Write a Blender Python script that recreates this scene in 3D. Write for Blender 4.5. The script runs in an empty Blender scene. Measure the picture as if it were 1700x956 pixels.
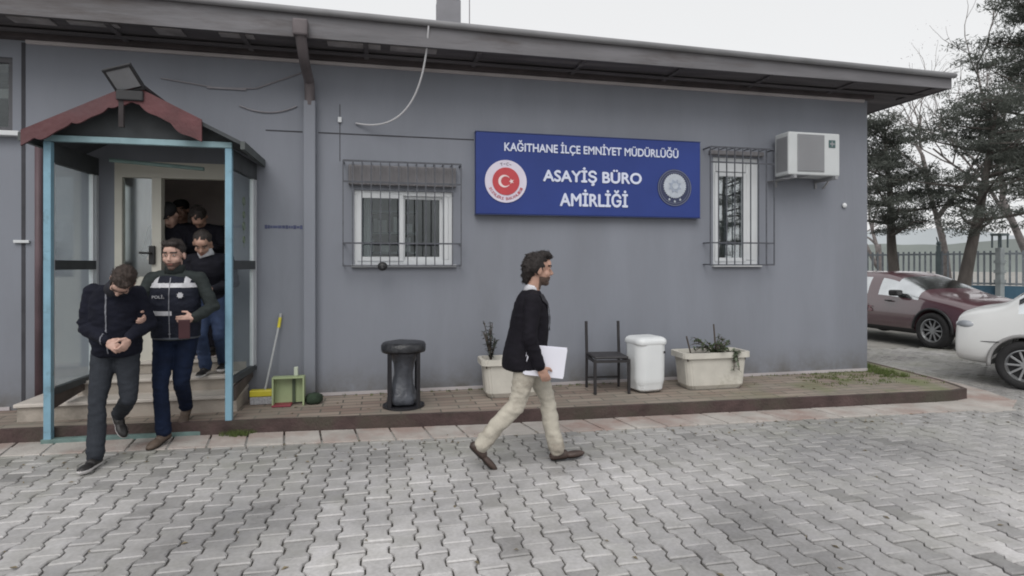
import bpy, bmesh, math, random
from mathutils import Vector, Matrix, noise, Euler
import numpy as np
R = math.radians
C = bpy.context.scene
COL = C.collection
random.seed(7)
# ------------------------------------------------------------------ camera
TH = R(12.54); H = 1.62
cam = bpy.data.objects.new('camera', bpy.data.cameras.new('camera')); COL.objects.link(cam)
cam.location = (0, 0, H); cam.rotation_euler = (R(90), 0, -TH)
cam.data.sensor_width = 36; cam.data.lens = 980/1700*36; cam.data.shift_y = -39/1700
cam.data.clip_start = 0.05; cam.data.clip_end = 5000
C.camera = cam
# ------------------------------------------------------------------ world: overcast
W = bpy.data.worlds.new('World'); C.world = W; W.use_nodes = True
nt = W.node_tree; nt.nodes.clear()
sky = nt.nodes.new('ShaderNodeTexSky'); sky.sky_type = 'NISHITA'; sky.sun_disc = False
SE, SR = R(48), R(200)
sky.sun_elevation = SE; sky.sun_rotation = SR; sky.air_density = 1.0; sky.dust_density = 3.0
hs = nt.nodes.new('ShaderNodeHueSaturation'); hs.inputs['Saturation'].default_value = 0.12
mx = nt.nodes.new('ShaderNodeMix'); mx.data_type = 'RGBA'; mx.inputs[0].default_value = 0.72
mx.inputs[7].default_value = (8.1, 8.15, 8.2, 1)
bg = nt.nodes.new('ShaderNodeBackground'); bg.inputs[1].default_value = 0.102
wo = nt.nodes.new('ShaderNodeOutputWorld')
nt.links.new(sky.outputs[0], hs.inputs['Color']); nt.links.new(hs.outputs[0], mx.inputs[6])
nt.links.new(mx.outputs[2], bg.inputs[0]); nt.links.new(bg.outputs[0], wo.inputs[0])
sl = bpy.data.lights.new('sun', 'SUN'); sl.energy = 1.1; sl.angle = R(40); sl.color = (1, .97, .93)
sun = bpy.data.objects.new('sun', sl); COL.objects.link(sun)
# light comes from behind the camera, high up and slightly from the left
sd = Vector((math.sin(SR)*math.cos(SE), math.cos(SR)*math.cos(SE), math.sin(SE)))
sun.rotation_euler = sd.to_track_quat('Z', 'Y').to_euler()
C.view_settings.view_transform = 'Standard'; C.view_settings.look = 'None'
C.view_settings.exposure = 0.30; C.view_settings.gamma = 1.0
C.view_settings.use_curve_mapping = False
try:
    C.cycles.pixel_filter_type = 'BLACKMAN_HARRIS'; C.cycles.filter_width = 1.9
    C.cycles.max_bounces = 8; C.cycles.transparent_max_bounces = 12
except Exception: pass

# ------------------------------------------------------------------ materials
def S(r, g, b):
    def f(c):
        c /= 255
        return c/12.92 if c <= .04045 else ((c+.055)/1.055)**2.4
    return (f(r), f(g), f(b))
MATS = {}
def mat(name, col, rough=.7, var=.12, scale=6, bump=0., bscale=40, metal=0., coat=0., spec=.5, alpha=1., trans=0., stretch=(1,1,1), col2=None, c2scale=1.5, c2lo=.5, c2hi=.65, emit=None):
    if name in MATS: return MATS[name]
    m = bpy.data.materials.new(name); m.use_nodes = True
    n = m.node_tree; N = n.nodes; L = n.links
    b = N['Principled BSDF']
    tc = N.new('ShaderNodeTexCoord'); mp = N.new('ShaderNodeMapping'); mp.inputs['Scale'].default_value = stretch
    L.new(tc.outputs['Object'], mp.inputs['Vector'])
    ns = N.new('ShaderNodeTexNoise'); ns.inputs['Scale'].default_value = scale; ns.inputs['Detail'].default_value = 6
    L.new(mp.outputs[0], ns.inputs['Vector'])
    cr = N.new('ShaderNodeValToRGB')
    lo = tuple(max(0, c*(1-var)) for c in col); hi = tuple(min(1, c*(1+var)) for c in col)
    cr.color_ramp.elements[0].position = .3; cr.color_ramp.elements[1].position = .7
    cr.color_ramp.elements[0].color = (*lo, 1); cr.color_ramp.elements[1].color = (*hi, 1)
    L.new(ns.outputs[0], cr.inputs[0]); out = cr.outputs[0]
    if col2 is not None:
        n2 = N.new('ShaderNodeTexNoise'); n2.inputs['Scale'].default_value = c2scale; n2.inputs['Detail'].default_value = 8
        n2.inputs['Roughness'].default_value = .65
        L.new(mp.outputs[0], n2.inputs['Vector'])
        r2 = N.new('ShaderNodeMapRange'); r2.inputs[1].default_value = c2lo; r2.inputs[2].default_value = c2hi
        L.new(n2.outputs[0], r2.inputs[0])
        mm = N.new('ShaderNodeMix'); mm.data_type = 'RGBA'; mm.inputs[7].default_value = (*col2, 1)
        L.new(r2.outputs[0], mm.inputs[0]); L.new(out, mm.inputs[6]); out = mm.outputs[2]
    L.new(out, b.inputs['Base Color'])
    b.inputs['Roughness'].default_value = rough; b.inputs['Metallic'].default_value = metal
    b.inputs['Coat Weight'].default_value = coat; b.inputs['Coat Roughness'].default_value = .05
    b.inputs['Specular IOR Level'].default_value = spec
    b.inputs['Alpha'].default_value = alpha; b.inputs['Transmission Weight'].default_value = trans
    if emit: b.inputs['Emission Color'].default_value = (*emit[0], 1); b.inputs['Emission Strength'].default_value = emit[1]
    if bump:
        nb = N.new('ShaderNodeTexNoise'); nb.inputs['Scale'].default_value = bscale; nb.inputs['Detail'].default_value = 4
        L.new(mp.outputs[0], nb.inputs['Vector'])
        bp = N.new('ShaderNodeBump'); bp.inputs['Strength'].default_value = bump; bp.inputs['Distance'].default_value = .02
        L.new(nb.outputs[0], bp.inputs['Height']); L.new(bp.outputs[0], b.inputs['Normal'])
    MATS[name] = m
    return m
def glass_mat(name, tint=(.6,.65,.65), refl=.16, rough=.02):
    if name in MATS: return MATS[name]
    m = bpy.data.materials.new(name); m.use_nodes = True
    n = m.node_tree; N = n.nodes; L = n.links; N.clear()
    o = N.new('ShaderNodeOutputMaterial'); mix = N.new('ShaderNodeMixShader')
    t = N.new('ShaderNodeBsdfTransparent'); t.inputs[0].default_value = (*tint, 1)
    g = N.new('ShaderNodeBsdfGlossy'); g.inputs['Roughness'].default_value = rough; g.inputs[0].default_value = (.9,.93,.95,1)
    tc = N.new('ShaderNodeTexCoord'); ns = N.new('ShaderNodeTexNoise'); ns.inputs['Scale'].default_value = 2.5
    mr = N.new('ShaderNodeMapRange'); mr.inputs[3].default_value = refl*.7; mr.inputs[4].default_value = refl*1.3
    L.new(tc.outputs['Object'], ns.inputs[0]); L.new(ns.outputs[0], mr.inputs[0])
    L.new(mr.outputs[0], mix.inputs[0]); L.new(t.outputs[0], mix.inputs[1]); L.new(g.outputs[0], mix.inputs[2])
    L.new(mix.outputs[0], o.inputs[0]); MATS[name] = m
    return m

# ------------------------------------------------------------------ object helpers
def link(o): COL.objects.link(o); return o
def tag(o, label=None, cat=None, group=None, kind=None):
    if label: o['label'] = label
    if cat: o['category'] = cat
    if group: o['group'] = group
    if kind: o['kind'] = kind
    return o
def thing(name, label, cat, loc=(0,0,0), rotz=0, group=None):
    o = link(bpy.data.objects.new(name, None)); o.location = loc; o.rotation_euler = (0, 0, rotz)
    o.empty_display_size = .1
    return tag(o, label, cat, group)
def obj(name, bm, m, parent=None, smooth=False):
    me = bpy.data.meshes.new(name)
    if isinstance(bm, bmesh.types.BMesh):
        bmesh.ops.recalc_face_normals(bm, faces=bm.faces)
        bm.to_mesh(me); bm.free()
    else: me = bm
    ms = m if isinstance(m, (list, tuple)) else [m]
    me.materials.clear()
    for x in ms: me.materials.append(x)
    if smooth: me.shade_smooth()
    o = link(bpy.data.objects.new(name, me))
    if parent: o.parent = parent
    return o
def struct(name, bm, m, smooth=False):
    o = obj(name, bm, m, None, smooth); o['kind'] = 'structure'; return o
def copy_tree(o, parent=None):
    c = o.copy(); COL.objects.link(c); c.parent = parent
    for ch in list(o.children): copy_tree(ch, c)
    return c
def B(): return bmesh.new()
def box(bm, x0, x1, y0, y1, z0, z1, bev=0., rot=None, seg=2):
    M = Matrix.Translation(((x0+x1)/2, (y0+y1)/2, (z0+z1)/2))
    if rot is not None: M = M @ rot
    r = bmesh.ops.create_cube(bm, size=1, matrix=M @ Matrix.Diagonal((x1-x0, y1-y0, z1-z0, 1)))
    if bev:
        es = list({e for v in r['verts'] for e in v.link_edges})
        bmesh.ops.bevel(bm, geom=es, offset=bev, segments=seg, affect='EDGES', profile=.5)
    return bm
def boxc(bm, c, s, rot=None, bev=0.):
    return box(bm, c[0]-s[0]/2, c[0]+s[0]/2, c[1]-s[1]/2, c[1]+s[1]/2, c[2]-s[2]/2, c[2]+s[2]/2, bev, rot)
def frame_of(d):
    d = d.normalized(); a = Vector((0,0,1)) if abs(d.z) < .95 else Vector((1,0,0))
    x = a.cross(d).normalized(); y = d.cross(x); return x, y
def tube(bm, pts, rs, seg=8, cap=True):
    pts = [Vector(p) for p in pts]
    if not hasattr(rs, '__len__'): rs = [rs]*len(pts)
    rings = []; prev = None
    for i, p in enumerate(pts):
        d = (pts[min(i+1, len(pts)-1)]-pts[max(i-1, 0)])
        if d.length < 1e-9: d = Vector((0,0,1))
        d.normalize()
        if prev is None: x, y = frame_of(d)
        else:
            x = (prev - d*prev.dot(d))
            if x.length < 1e-6: x, _ = frame_of(d)
            x.normalize(); y = d.cross(x)
        prev = x
        rings.append([bm.verts.new(p + (x*math.cos(2*math.pi*k/seg)+y*math.sin(2*math.pi*k/seg))*rs[i]) for k in range(seg)])
    for a, b in zip(rings, rings[1:]):
        for k in range(seg): bm.faces.new((a[k], a[(k+1)%seg], b[(k+1)%seg], b[k]))
    if cap:
        bm.faces.new(list(reversed(rings[0]))); bm.faces.new(rings[-1])
    return bm
def lathe(bm, prof, seg=32, M=None):
    M = M or Matrix.Identity(4); rings = []
    for r, z in prof:
        rings.append([bm.verts.new(M @ Vector((r*math.cos(2*math.pi*k/seg), r*math.sin(2*math.pi*k/seg), z))) for k in range(seg)])
    for a, b in zip(rings, rings[1:]):
        for k in range(seg): bm.faces.new((a[k], a[(k+1)%seg], b[(k+1)%seg], b[k]))
    if prof[0] != prof[-1]:
        if prof[0][0] > 1e-4: bm.faces.new(list(reversed(rings[0])))
        if prof[-1][0] > 1e-4: bm.faces.new(rings[-1])
    bmesh.ops.remove_doubles(bm, verts=bm.verts, dist=1e-5)
    return bm
def prism(bm, pts, z0, z1, M=None):
    M = M or Matrix.Identity(4)
    a = [bm.verts.new(M @ Vector((p[0], p[1], z0))) for p in pts]; b = [bm.verts.new(M @ Vector((p[0], p[1], z1))) for p in pts]
    n = len(pts)
    bm.faces.new(list(reversed(a))); bm.faces.new(b)
    for k in range(n): bm.faces.new((a[k], a[(k+1)%n], b[(k+1)%n], b[k]))
    return bm
def arcpts(p0, p1, p2, n=24):
    p0, p1, p2 = map(Vector, (p0, p1, p2)); return [(p0*(1-t)**2+p1*2*t*(1-t)+p2*t*t) for t in [i/n for i in range(n+1)]]
def sph(bm, c, r, rot=None, u=20, v=12):
    if not hasattr(r, '__len__'): r = (r, r, r)
    M = Matrix.Translation(Vector(c))
    if rot is not None: M = M @ rot.to_4x4()
    M = M @ Matrix.Diagonal((*r, 1)); top = bm.verts.new(M @ Vector((0,0,1))); bot = bm.verts.new(M @ Vector((0,0,-1))); rings = []
    for j in range(1, v):
        a = math.pi*j/v; rings.append([bm.verts.new(M @ Vector((math.sin(a)*math.cos(2*math.pi*k/u), math.sin(a)*math.sin(2*math.pi*k/u), math.cos(a)))) for k in range(u)])
    for k in range(u):
        bm.faces.new((top, rings[0][k], rings[0][(k+1)%u])); bm.faces.new((bot, rings[-1][(k+1)%u], rings[-1][k]))
    for a, b in zip(rings, rings[1:]):
        for k in range(u): bm.faces.new((a[k], b[k], b[(k+1)%u], a[(k+1)%u]))
def caps(bm, p0, r0, p1, r1, u=16):
    p0 = Vector(p0); p1 = Vector(p1); d = p1-p0; L = d.length
    sph(bm, p0, r0, u=u, v=u//2+2); sph(bm, p1, r1, u=u, v=u//2+2)
    if L > 1e-4:
        M = Matrix.Translation((p0+p1)/2) @ d.to_track_quat('Z', 'Y').to_matrix().to_4x4()
        bmesh.ops.create_cone(bm, cap_ends=True, segments=u, radius1=r0, radius2=r1, depth=L, matrix=M)
def chain(bm, pts, rs, u=16):
    for i in range(len(pts)-1): caps(bm, pts[i], rs[i], pts[i+1], rs[i+1], u)
def evaluated(o):
    dg = bpy.context.evaluated_depsgraph_get(); dg.update()
    me = bpy.data.meshes.new_from_object(o.evaluated_get(dg)); return me
def fuse(bm, voxel=.008, smooth=4, factor=.5, sub=0):
    """union of overlapping closed shapes -> one continuous mesh"""
    me = bpy.data.meshes.new('tmp'); bm.to_mesh(me); bm.free()
    o = link(bpy.data.objects.new('tmp', me))
    r = o.modifiers.new('r', 'REMESH'); r.mode = 'VOXEL'; r.voxel_size = voxel; r.use_smooth_shade = True
    if smooth:
        s = o.modifiers.new('s', 'SMOOTH'); s.iterations = smooth; s.factor = factor
    out = evaluated(o); bpy.data.objects.remove(o); bpy.data.meshes.remove(me)
    return out
def displace(me, fn):
    nr = [v.normal.copy() for v in me.vertices]; out = []
    for v, n_ in zip(me.vertices, nr): out.extend(v.co + n_*fn(v.co))
    me.vertices.foreach_set('co', out); me.update(); return me
def split_loose(o):
    """each separate piece of a part becomes a part of its own"""
    bm = bmesh.new(); bm.from_mesh(o.data); bm.verts.ensure_lookup_table(); seen = set(); comps = []
    for v in bm.verts:
        if v.index in seen: continue
        st_ = [v]; seen.add(v.index); c = []
        while st_:
            w = st_.pop(); c.append(w.index)
            for e in w.link_edges:
                q = e.other_vert(w)
                if q.index not in seen: seen.add(q.index); st_.append(q)
        comps.append(set(c))
    out = [o]
    if len(comps) > 1:
        for i, c in enumerate(comps):
            b = bm.copy(); b.verts.ensure_lookup_table(); bmesh.ops.delete(b, geom=[v for v in b.verts if v.index not in c], context='VERTS')
            me = o.data.copy(); b.to_mesh(me); b.free()
            if i == 0: old = o.data; o.data = me
            else: q = o.copy(); q.data = me; COL.objects.link(q); q.parent = o.parent; out.append(q)
    bm.free(); return out
def peel(me, pred, off=.003):
    """copy the faces of a mesh for which pred(centre, normal) holds, pushed outwards"""
    vs = {}; verts = []; faces = []
    for p in me.polygons:
        if pred(p.center, p.normal):
            f = []
            for i in p.vertices:
                if i not in vs:
                    vs[i] = len(verts); v = me.vertices[i]; verts.append(v.co + v.normal*off)
                f.append(vs[i])
            faces.append(f)
    m = bpy.data.meshes.new('p'); m.from_pydata([tuple(v) for v in verts], [], faces); m.update(); m.shade_smooth()
    return m
def text_mesh(s, width=None, height=None, depth=.004, bold=0., font=None):
    cu = bpy.data.curves.new('t', 'FONT'); cu.body = s; cu.align_x = 'CENTER'; cu.align_y = 'CENTER'
    cu.extrude = depth/2; cu.offset = bold; cu.resolution_u = 4
    o = link(bpy.data.objects.new('t', cu)); me = evaluated(o); bpy.data.objects.remove(o)
    xs = [v.co.x for v in me.vertices]; ys = [v.co.y for v in me.vertices]
    cx = (min(xs)+max(xs))/2; cy = (min(ys)+max(ys))/2
    sx = width/(max(xs)-min(xs)) if width else 1; sy = height/(max(ys)-min(ys)) if height else sx
    for v in me.vertices: v.co = Vector(((v.co.x-cx)*sx, (v.co.y-cy)*sy, v.co.z))
    return me
def wallM(x, y, z): return Matrix.Translation((x, y, z)) @ Matrix.Rotation(R(90), 4, 'X')   # local XY plane -> faces -Y

# ------------------------------------------------------------------ ground
M_conc = mat('yard_concrete', (.30,.29,.27), .9, .18, 3, .3, 60, col2=(.20,.195,.18), c2scale=.6)
M_bed = mat('joint_sand', (.075,.07,.062), 1, .3, 20, .3)
bm = B(); box(bm, -2500, 2500, -2500, 2500, -.5, -.045); struct('ground', bm, M_conc)
bm = B(); box(bm, -8, 12.2, -1, 9.6, -.044, -.018); struct('paving_bed', bm, M_bed)

def paver_mat():
    m = bpy.data.materials.new('grey_pavers'); m.use_nodes = True
    n = m.node_tree; N = n.nodes; L = n.links; b = N['Principled BSDF']
    at = N.new('ShaderNodeAttribute'); at.attribute_name = 'tone'
    tc = N.new('ShaderNodeTexCoord')
    big = N.new('ShaderNodeTexNoise'); big.inputs['Scale'].default_value = .55; big.inputs['Detail'].default_value = 5; big.inputs['Roughness'].default_value = .6
    fine = N.new('ShaderNodeTexNoise'); fine.inputs['Scale'].default_value = 45; fine.inputs['Detail'].default_value = 8
    mid = N.new('ShaderNodeTexNoise'); mid.inputs['Scale'].default_value = 7; mid.inputs['Detail'].default_value = 6
    for x in (big, fine, mid): L.new(tc.outputs['Object'], x.inputs[0])
    def mrange(src, a, b_, c, d):
        q = N.new('ShaderNodeMapRange'); q.inputs[1].default_value = a; q.inputs[2].default_value = b_; q.inputs[3].default_value = c; q.inputs[4].default_value = d
        L.new(src, q.inputs[0]); return q.outputs[0]
    def mul(a, c):
        q = N.new('ShaderNodeMath'); q.operation = 'MULTIPLY'; L.new(a, q.inputs[0]); L.new(c, q.inputs[1]); return q.outputs[0]
    v = mul(mul(mrange(big.outputs[0], .38, .62, .66, 1.12), mrange(fine.outputs[0], .3, .7, .88, 1.1)), mul(mrange(mid.outputs[0], .3, .7, .86, 1.1), at.outputs['Fac']))
    mm = N.new('ShaderNodeMix'); mm.data_type = 'RGBA'; mm.blend_type = 'MULTIPLY'; mm.inputs[0].default_value = 1
    cr = N.new('ShaderNodeMix'); cr.data_type = 'RGBA'; cr.inputs[6].default_value = (.425,.415,.40,1); cr.inputs[7].default_value = (.39,.38,.39,1)
    L.new(mid.outputs[0], cr.inputs[0])
    L.new(cr.outputs[2], mm.inputs[6]); cb = N.new('ShaderNodeCombineColor')
    for i in range(3): L.new(v, cb.inputs[i])
    L.new(cb.outputs[0], mm.inputs[7])
    # moss and dirt, thicker towards the kerb
    ms = N.new('ShaderNodeTexNoise'); ms.inputs['Scale'].default_value = 1.1; ms.inputs['Detail'].default_value = 9; ms.inputs['Roughness'].default_value = .7
    L.new(tc.outputs['Object'], ms.inputs[0])
    m2 = N.new('ShaderNodeMix'); m2.data_type = 'RGBA'; m2.inputs[7].default_value = (.215,.215,.185,1)
    sp = N.new('ShaderNodeSeparateXYZ'); L.new(tc.outputs['Object'], sp.inputs[0])
    near = mrange(sp.outputs[1], 4.2, 5.7, .0, 1.0); add = N.new('ShaderNodeMath'); add.operation = 'ADD'; L.new(mrange(ms.outputs[0], .50, .75, 0, .6), add.inputs[0])
    L.new(mul(near, mrange(ms.outputs[0], .36, .62, .06, .6)), add.inputs[1]); L.new(add.outputs[0], m2.inputs[0]); add.use_clamp = True; L.new(mm.outputs[2], m2.inputs[6])
    L.new(m2.outputs[2], b.inputs['Base Color'])
    L.new(mrange(big.outputs[0], .38, .62, .26, .58), b.inputs['Roughness'])
    bp = N.new('ShaderNodeBump'); bp.inputs['Strength'].default_value = .35; bp.inputs['Distance'].default_value = .004
    L.new(fine.outputs[0], bp.inputs['Height']); L.new(bp.outputs[0], b.inputs['Normal'])
    return m
def paving():
    PW, PL = .151, .22; g = .0054
    we, ww = .0885-g, .0625-g; hl = PL/2-g
    q0, q1 = .041, .069      # from the end: wide until q0, waist from q1
    y1, y2 = PL/2-q0, PL/2-q1
    prof = [(we, hl), (we, y1), (ww, y2), (ww, -y2), (we, -y1), (we, -hl)]
    out = [(x, y) for x, y in prof] + [(-x, y) for x, y in reversed(prof)]
    out = np.array(out); n = len(out)
    ins = out - np.sign(out)*np.array([.0075, .0075])
    V = []; F = []; T = []; rng = np.random.default_rng(3); base = 0
    for ci in range(-50, 82):
        cx = .134 + ci*PW
        for ri in range(-12, 30):
            cy = 3.21 + PL/2 + ri*PL + (PL/2 if ci % 2 else 0)
            lim = 5.72 - .075*(cx+1.3) if cx < 5.4 else 5.22
            if cx > 7.6: lim = 9.4
            elif cx > 5.4: lim = 5.27 + max(0, cx-6.8)*1.2
            if cy > lim + .16 or cy < 0 or cx < -7.6 or cx > 12: continue
            dz = rng.normal(0, .0022); tx, ty = rng.normal(0, .016, 2); a = rng.normal(0, .012)
            # broad settlement of the yard
            dz += .006*noise.noise(Vector((cx*.6, cy*.6, 0)))
            ca, sa = math.cos(a), math.sin(a)
            def place(p, z):
                x, y = p[:,0], p[:,1]
                X = cx + x*ca - y*sa; Y = cy + x*sa + y*ca
                return np.stack([X, Y, z + dz + x*tx + y*ty], 1)
            V.append(place(out, np.full(n, -.022))); V.append(place(out, np.full(n, -.0065))); V.append(place(ins, np.full(n, 0.)))
            for k in range(n):
                k2 = (k+1) % n
                F.append((base+k2, base+k, base+n+k, base+n+k2)); F.append((base+n+k2, base+n+k, base+2*n+k, base+2*n+k2))
            # top: split at the waist so the polygon is convex
            t = base+2*n
            F += [(t+0, t+1, t+10, t+11)[::-1], (t+1, t+2, t+9, t+10)[::-1], (t+2, t+3, t+8, t+9)[::-1], (t+3, t+4, t+7, t+8)[::-1], (t+4, t+5, t+6, t+7)[::-1]]
            tone = float(np.clip(rng.normal(1, .085) - (.22 if rng.random() < .03 else 0), .62, 1.22)); 
            # a strip of newer, paler blocks between two block columns
            if -.40 < cx < 2.05 and cy < 4.75 + .25*noise.noise(Vector((cx*2, cy, 3))): tone *= 1.24
            T += [tone]*(3*n); base += 3*n
    me = bpy.data.meshes.new('paving'); me.from_pydata(np.concatenate(V).tolist(), [], [tuple(reversed(f)) for f in F]); me.update()
    at = me.attributes.new('tone', 'FLOAT', 'POINT'); at.data.foreach_set('value', T)
    bm = bmesh.new(); bm.from_mesh(me); bmesh.ops.recalc_face_normals(bm, faces=bm.faces); bm.to_mesh(me); bm.free()
    me.materials.append(paver_mat())
    o = link(bpy.data.objects.new('yard_paving', me)); o['kind'] = 'structure'
paving()

# flat slab strip along the kerb
M_slab = mat('edge_slabs', (.40,.375,.35), .85, .18, 3, .4, 50, col2=(.31,.235,.21), c2scale=1.3, c2lo=.45, c2hi=.62)
edge = [(-7.5, 6.22), (-3.2, 6.19), (-1.3, 6.06), (1.0, 5.88), (4.36, 5.75), (6.60, 5.67), (6.88, 5.74), (6.98, 5.95), (7.1, 6.3), (7.35, 7.8), (7.6, 11.5)]
def resample(pl, step):
    out = [Vector(pl[0])]; acc = 0
    for a, b in zip(pl, pl[1:]):
        a = Vector(a); b = Vector(b); d = (b-a).length; t = step-acc
        while t < d: out.append(a+(b-a)*t/d); t += step
        acc = (acc+d) % step
    return out
bm = B(); ep = resample(edge, .33); rr = random.Random(5)
for i in range(len(ep)-1):
    a, b = ep[i], ep[i+1]; d = (b-a).normalized(); nrm = Vector((d.y, -d.x)); w = .40 if a.x < 6.3 else .52
    if a.y > 8: break
    def nn(k):
        q = (ep[min(k+1, len(ep)-1)]-ep[max(k-1, 0)]).normalized(); return Vector((q.y, -q.x))
    n0, n1 = nn(i), nn(i+1)
    sk = d*.09; p = [a+d*.009+n0*.004, b-d*.009+n1*.004, b-d*.009+n1*w+sk, a+d*.009+n0*w+sk]
    z = .010+rr.uniform(-.002, .002)
    prism(bm, [(q.x, q.y) for q in p], -.02, z)
bmesh.ops.bevel(bm, geom=[e for e in bm.edges if all(v.co.z > 0 for v in e.verts)], offset=.004, segments=1, affect='EDGES')
struct('pavement_edge_slabs', bm, M_slab)

# raised pavement (brick top + red kerb)
def brick_top():
    m = bpy.data.materials.new('pavement_brick'); m.use_nodes = True
    n = m.node_tree; N = n.nodes; L = n.links; b = N['Principled BSDF']
    tc = N.new('ShaderNodeTexCoord'); bt = N.new('ShaderNodeTexBrick')
    bt.inputs['Scale'].default_value = 1; bt.inputs['Brick Width'].default_value = .40; bt.inputs['Row Height'].default_value = .13
    bt.inputs['Mortar Size'].default_value = .008; bt.inputs['Color1'].default_value = (.21,.155,.13,1); bt.inputs['Color2'].default_value = (.30,.25,.21,1)
    bt.inputs['Mortar'].default_value = (.09,.085,.07,1); bt.inputs['Bias'].default_value = 0
    L.new(tc.outputs['Object'], bt.inputs[0])
    ns = N.new('ShaderNodeTexNoise'); ns.inputs['Scale'].default_value = 1.3; ns.inputs['Detail'].default_value = 9; ns.inputs['Roughness'].default_value = .7
    L.new(tc.outputs['Object'], ns.inputs[0])
    mr = N.new('ShaderNodeMapRange'); mr.inputs[1].default_value = .42; mr.inputs[2].default_value = .68; mr.inputs[4].default_value = .75; L.new(ns.outputs[0], mr.inputs[0])
    mm = N.new('ShaderNodeMix'); mm.data_type = 'RGBA'; mm.inputs[7].default_value = (.19,.185,.155,1)
    L.new(mr.outputs[0], mm.inputs[0]); L.new(bt.outputs[0], mm.inputs[6]); 
    n3 = N.new('ShaderNodeTexNoise'); n3.inputs['Scale'].default_value = 2.2; n3.inputs['Detail'].default_value = 8; L.new(tc.outputs['Object'], n3.inputs[0])
    sx = N.new('ShaderNodeSeparateXYZ'); L.new(tc.outputs['Object'], sx.inputs[0])
    mx_ = N.new('ShaderNodeMapRange'); mx_.inputs[1].default_value = 3; mx_.inputs[2].default_value = 6.5; mx_.inputs[3].default_value = 0; mx_.inputs[4].default_value = .9; L.new(sx.outputs[0], mx_.inputs[0])
    r3 = N.new('ShaderNodeMapRange'); r3.inputs[1].default_value = .45; r3.inputs[2].default_value = .62; L.new(n3.outputs[0], r3.inputs[0])
    mu = N.new('ShaderNodeMath'); mu.operation = 'MULTIPLY'; L.new(mx_.outputs[0], mu.inputs[0]); L.new(r3.outputs[0], mu.inputs[1])
    m4 = N.new('ShaderNodeMix'); m4.data_type = 'RGBA'; m4.inputs[7].default_value = (.15,.165,.08,1)
    L.new(mu.outputs[0], m4.inputs[0]); L.new(mm.outputs[2], m4.inputs[6])
    L.new(m4.outputs[2], b.inputs['Base Color']); b.inputs['Roughness'].default_value = .9
    bp = N.new('ShaderNodeBump'); bp.inputs['Strength'].default_value = .6; bp.inputs['Distance'].default_value = .006
    L.new(bt.outputs['Fac'], bp.inputs['Height']); bp.invert = True; L.new(bp.outputs[0], b.inputs['Normal'])
    return m
PZ = .13
inner = []
for i in range(len(edge)):
    q = (Vector(edge[min(i+1, len(edge)-1)])-Vector(edge[max(i-1, 0)])).normalized(); inner.append(Vector(edge[i])-Vector((q.y, -q.x))*.05)
bm = B(); prism(bm, [tuple(p) for p in inner]+[(-7.5, 11.5)], -.02, PZ-.004); struct('pavement', bm, brick_top())
M_kerb = mat('red_kerb', (.068,.044,.042), .9, .35, 5, .6, 35, col2=(.062,.055,.042), c2scale=1.8, c2lo=.45, c2hi=.65)
bm = B()
kp = resample(edge, .9)
for i in range(len(edge)-1):
    a, b = Vector(edge[i]), Vector(edge[i+1]); ia, ib = inner[i], inner[i+1]
    prism(bm, [tuple(a), tuple(b), tuple(ib), tuple(ia)], -.02, PZ)
bmesh.ops.remove_doubles(bm, verts=bm.verts, dist=1e-4)
struct('kerb', bm, M_kerb)
# low moss / weeds on the pavement edge and in joints
M_moss = mat('moss', (.09,.12,.035), 1, .4, 30)
bm = B(); rr = random.Random(11)
def tuft(bm, x, y, z, n, h, sp, rr):
    for _ in range(n):
        a = rr.uniform(0, 6.28); r = rr.uniform(0, sp); px_, py_ = x+math.cos(a)*r, y+math.sin(a)*r
        hh = h*rr.uniform(.4, 1); w = rr.uniform(.002, .005); t = rr.uniform(0, 6.28); ln = rr.uniform(0, .6)*hh; b = rr.uniform(0, 6.28)
        v = [bm.verts.new((px_-w*math.cos(t), py_-w*math.sin(t), z)), bm.verts.new((px_+w*math.cos(t), py_+w*math.sin(t), z)), bm.verts.new((px_+ln*math.cos(b), py_+ln*math.sin(b), z+hh))]
        bm.faces.new(v)
for _ in range(150):
    x = rr.uniform(5.3, 7.2); y = rr.uniform(6.2, 7.0) if x < 6.6 else rr.uniform(6.0, 8.2)
    tuft(bm, x, y, PZ-.004, 14, .03, .06, rr)
for _ in range(170):
    t = rr.uniform(0, 1); x = 6.75+t*.55; y = 6.5+t*2.4; tuft(bm, x+rr.uniform(-.2, .08), y, PZ-.004, 20, .07, .06, rr)
for _ in range(90): tuft(bm, rr.uniform(-.7, 6.6), 6.99-abs(rr.gauss(0, .03)), PZ-.004, 8, .035, .03, rr)
for _ in range(60): tuft(bm, -1.33+rr.gauss(0, .06), 6.02+rr.gauss(0, .04), .005, 12, .06, .03, rr)

tag(obj('grass', bm, M_moss), 'low moss and weeds growing on the pavement edge beside the wall', 'weeds', kind='stuff')

bm = B(); rr = random.Random(21)
for _ in range(260):
    if rr.random() < .6: x = rr.uniform(-3.5, 7); y = 5.62-.05*x-abs(rr.gauss(0, .25)); z = .004
    elif rr.random() < .5: x = rr.uniform(-1.2, 6.8); y = rr.uniform(6.1, 6.98); z = PZ-.002
    else: x = rr.uniform(-5, 7); y = rr.uniform(2.6, 5.2); z = .003
    a = rr.uniform(0, 6.28); s_ = rr.uniform(.006, .022); h = rr.uniform(.001, .012)
    p = [bm.verts.new((x+math.cos(a+q)*s_*k, y+math.sin(a+q)*s_*k, z+h*(i % 2))) for i, (q, k) in enumerate(((0, 1.3), (1.4, .55), (3.14, 1.2), (4.8, .6)))]
    bm.faces.new(p)
tag(obj('fallen_leaves', bm, mat('dry_leaf_litter', (.16,.13,.08), .9, .6, 3)), 'small dry leaves and grit scattered over the paving and pavement', 'litter', kind='stuff')
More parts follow.
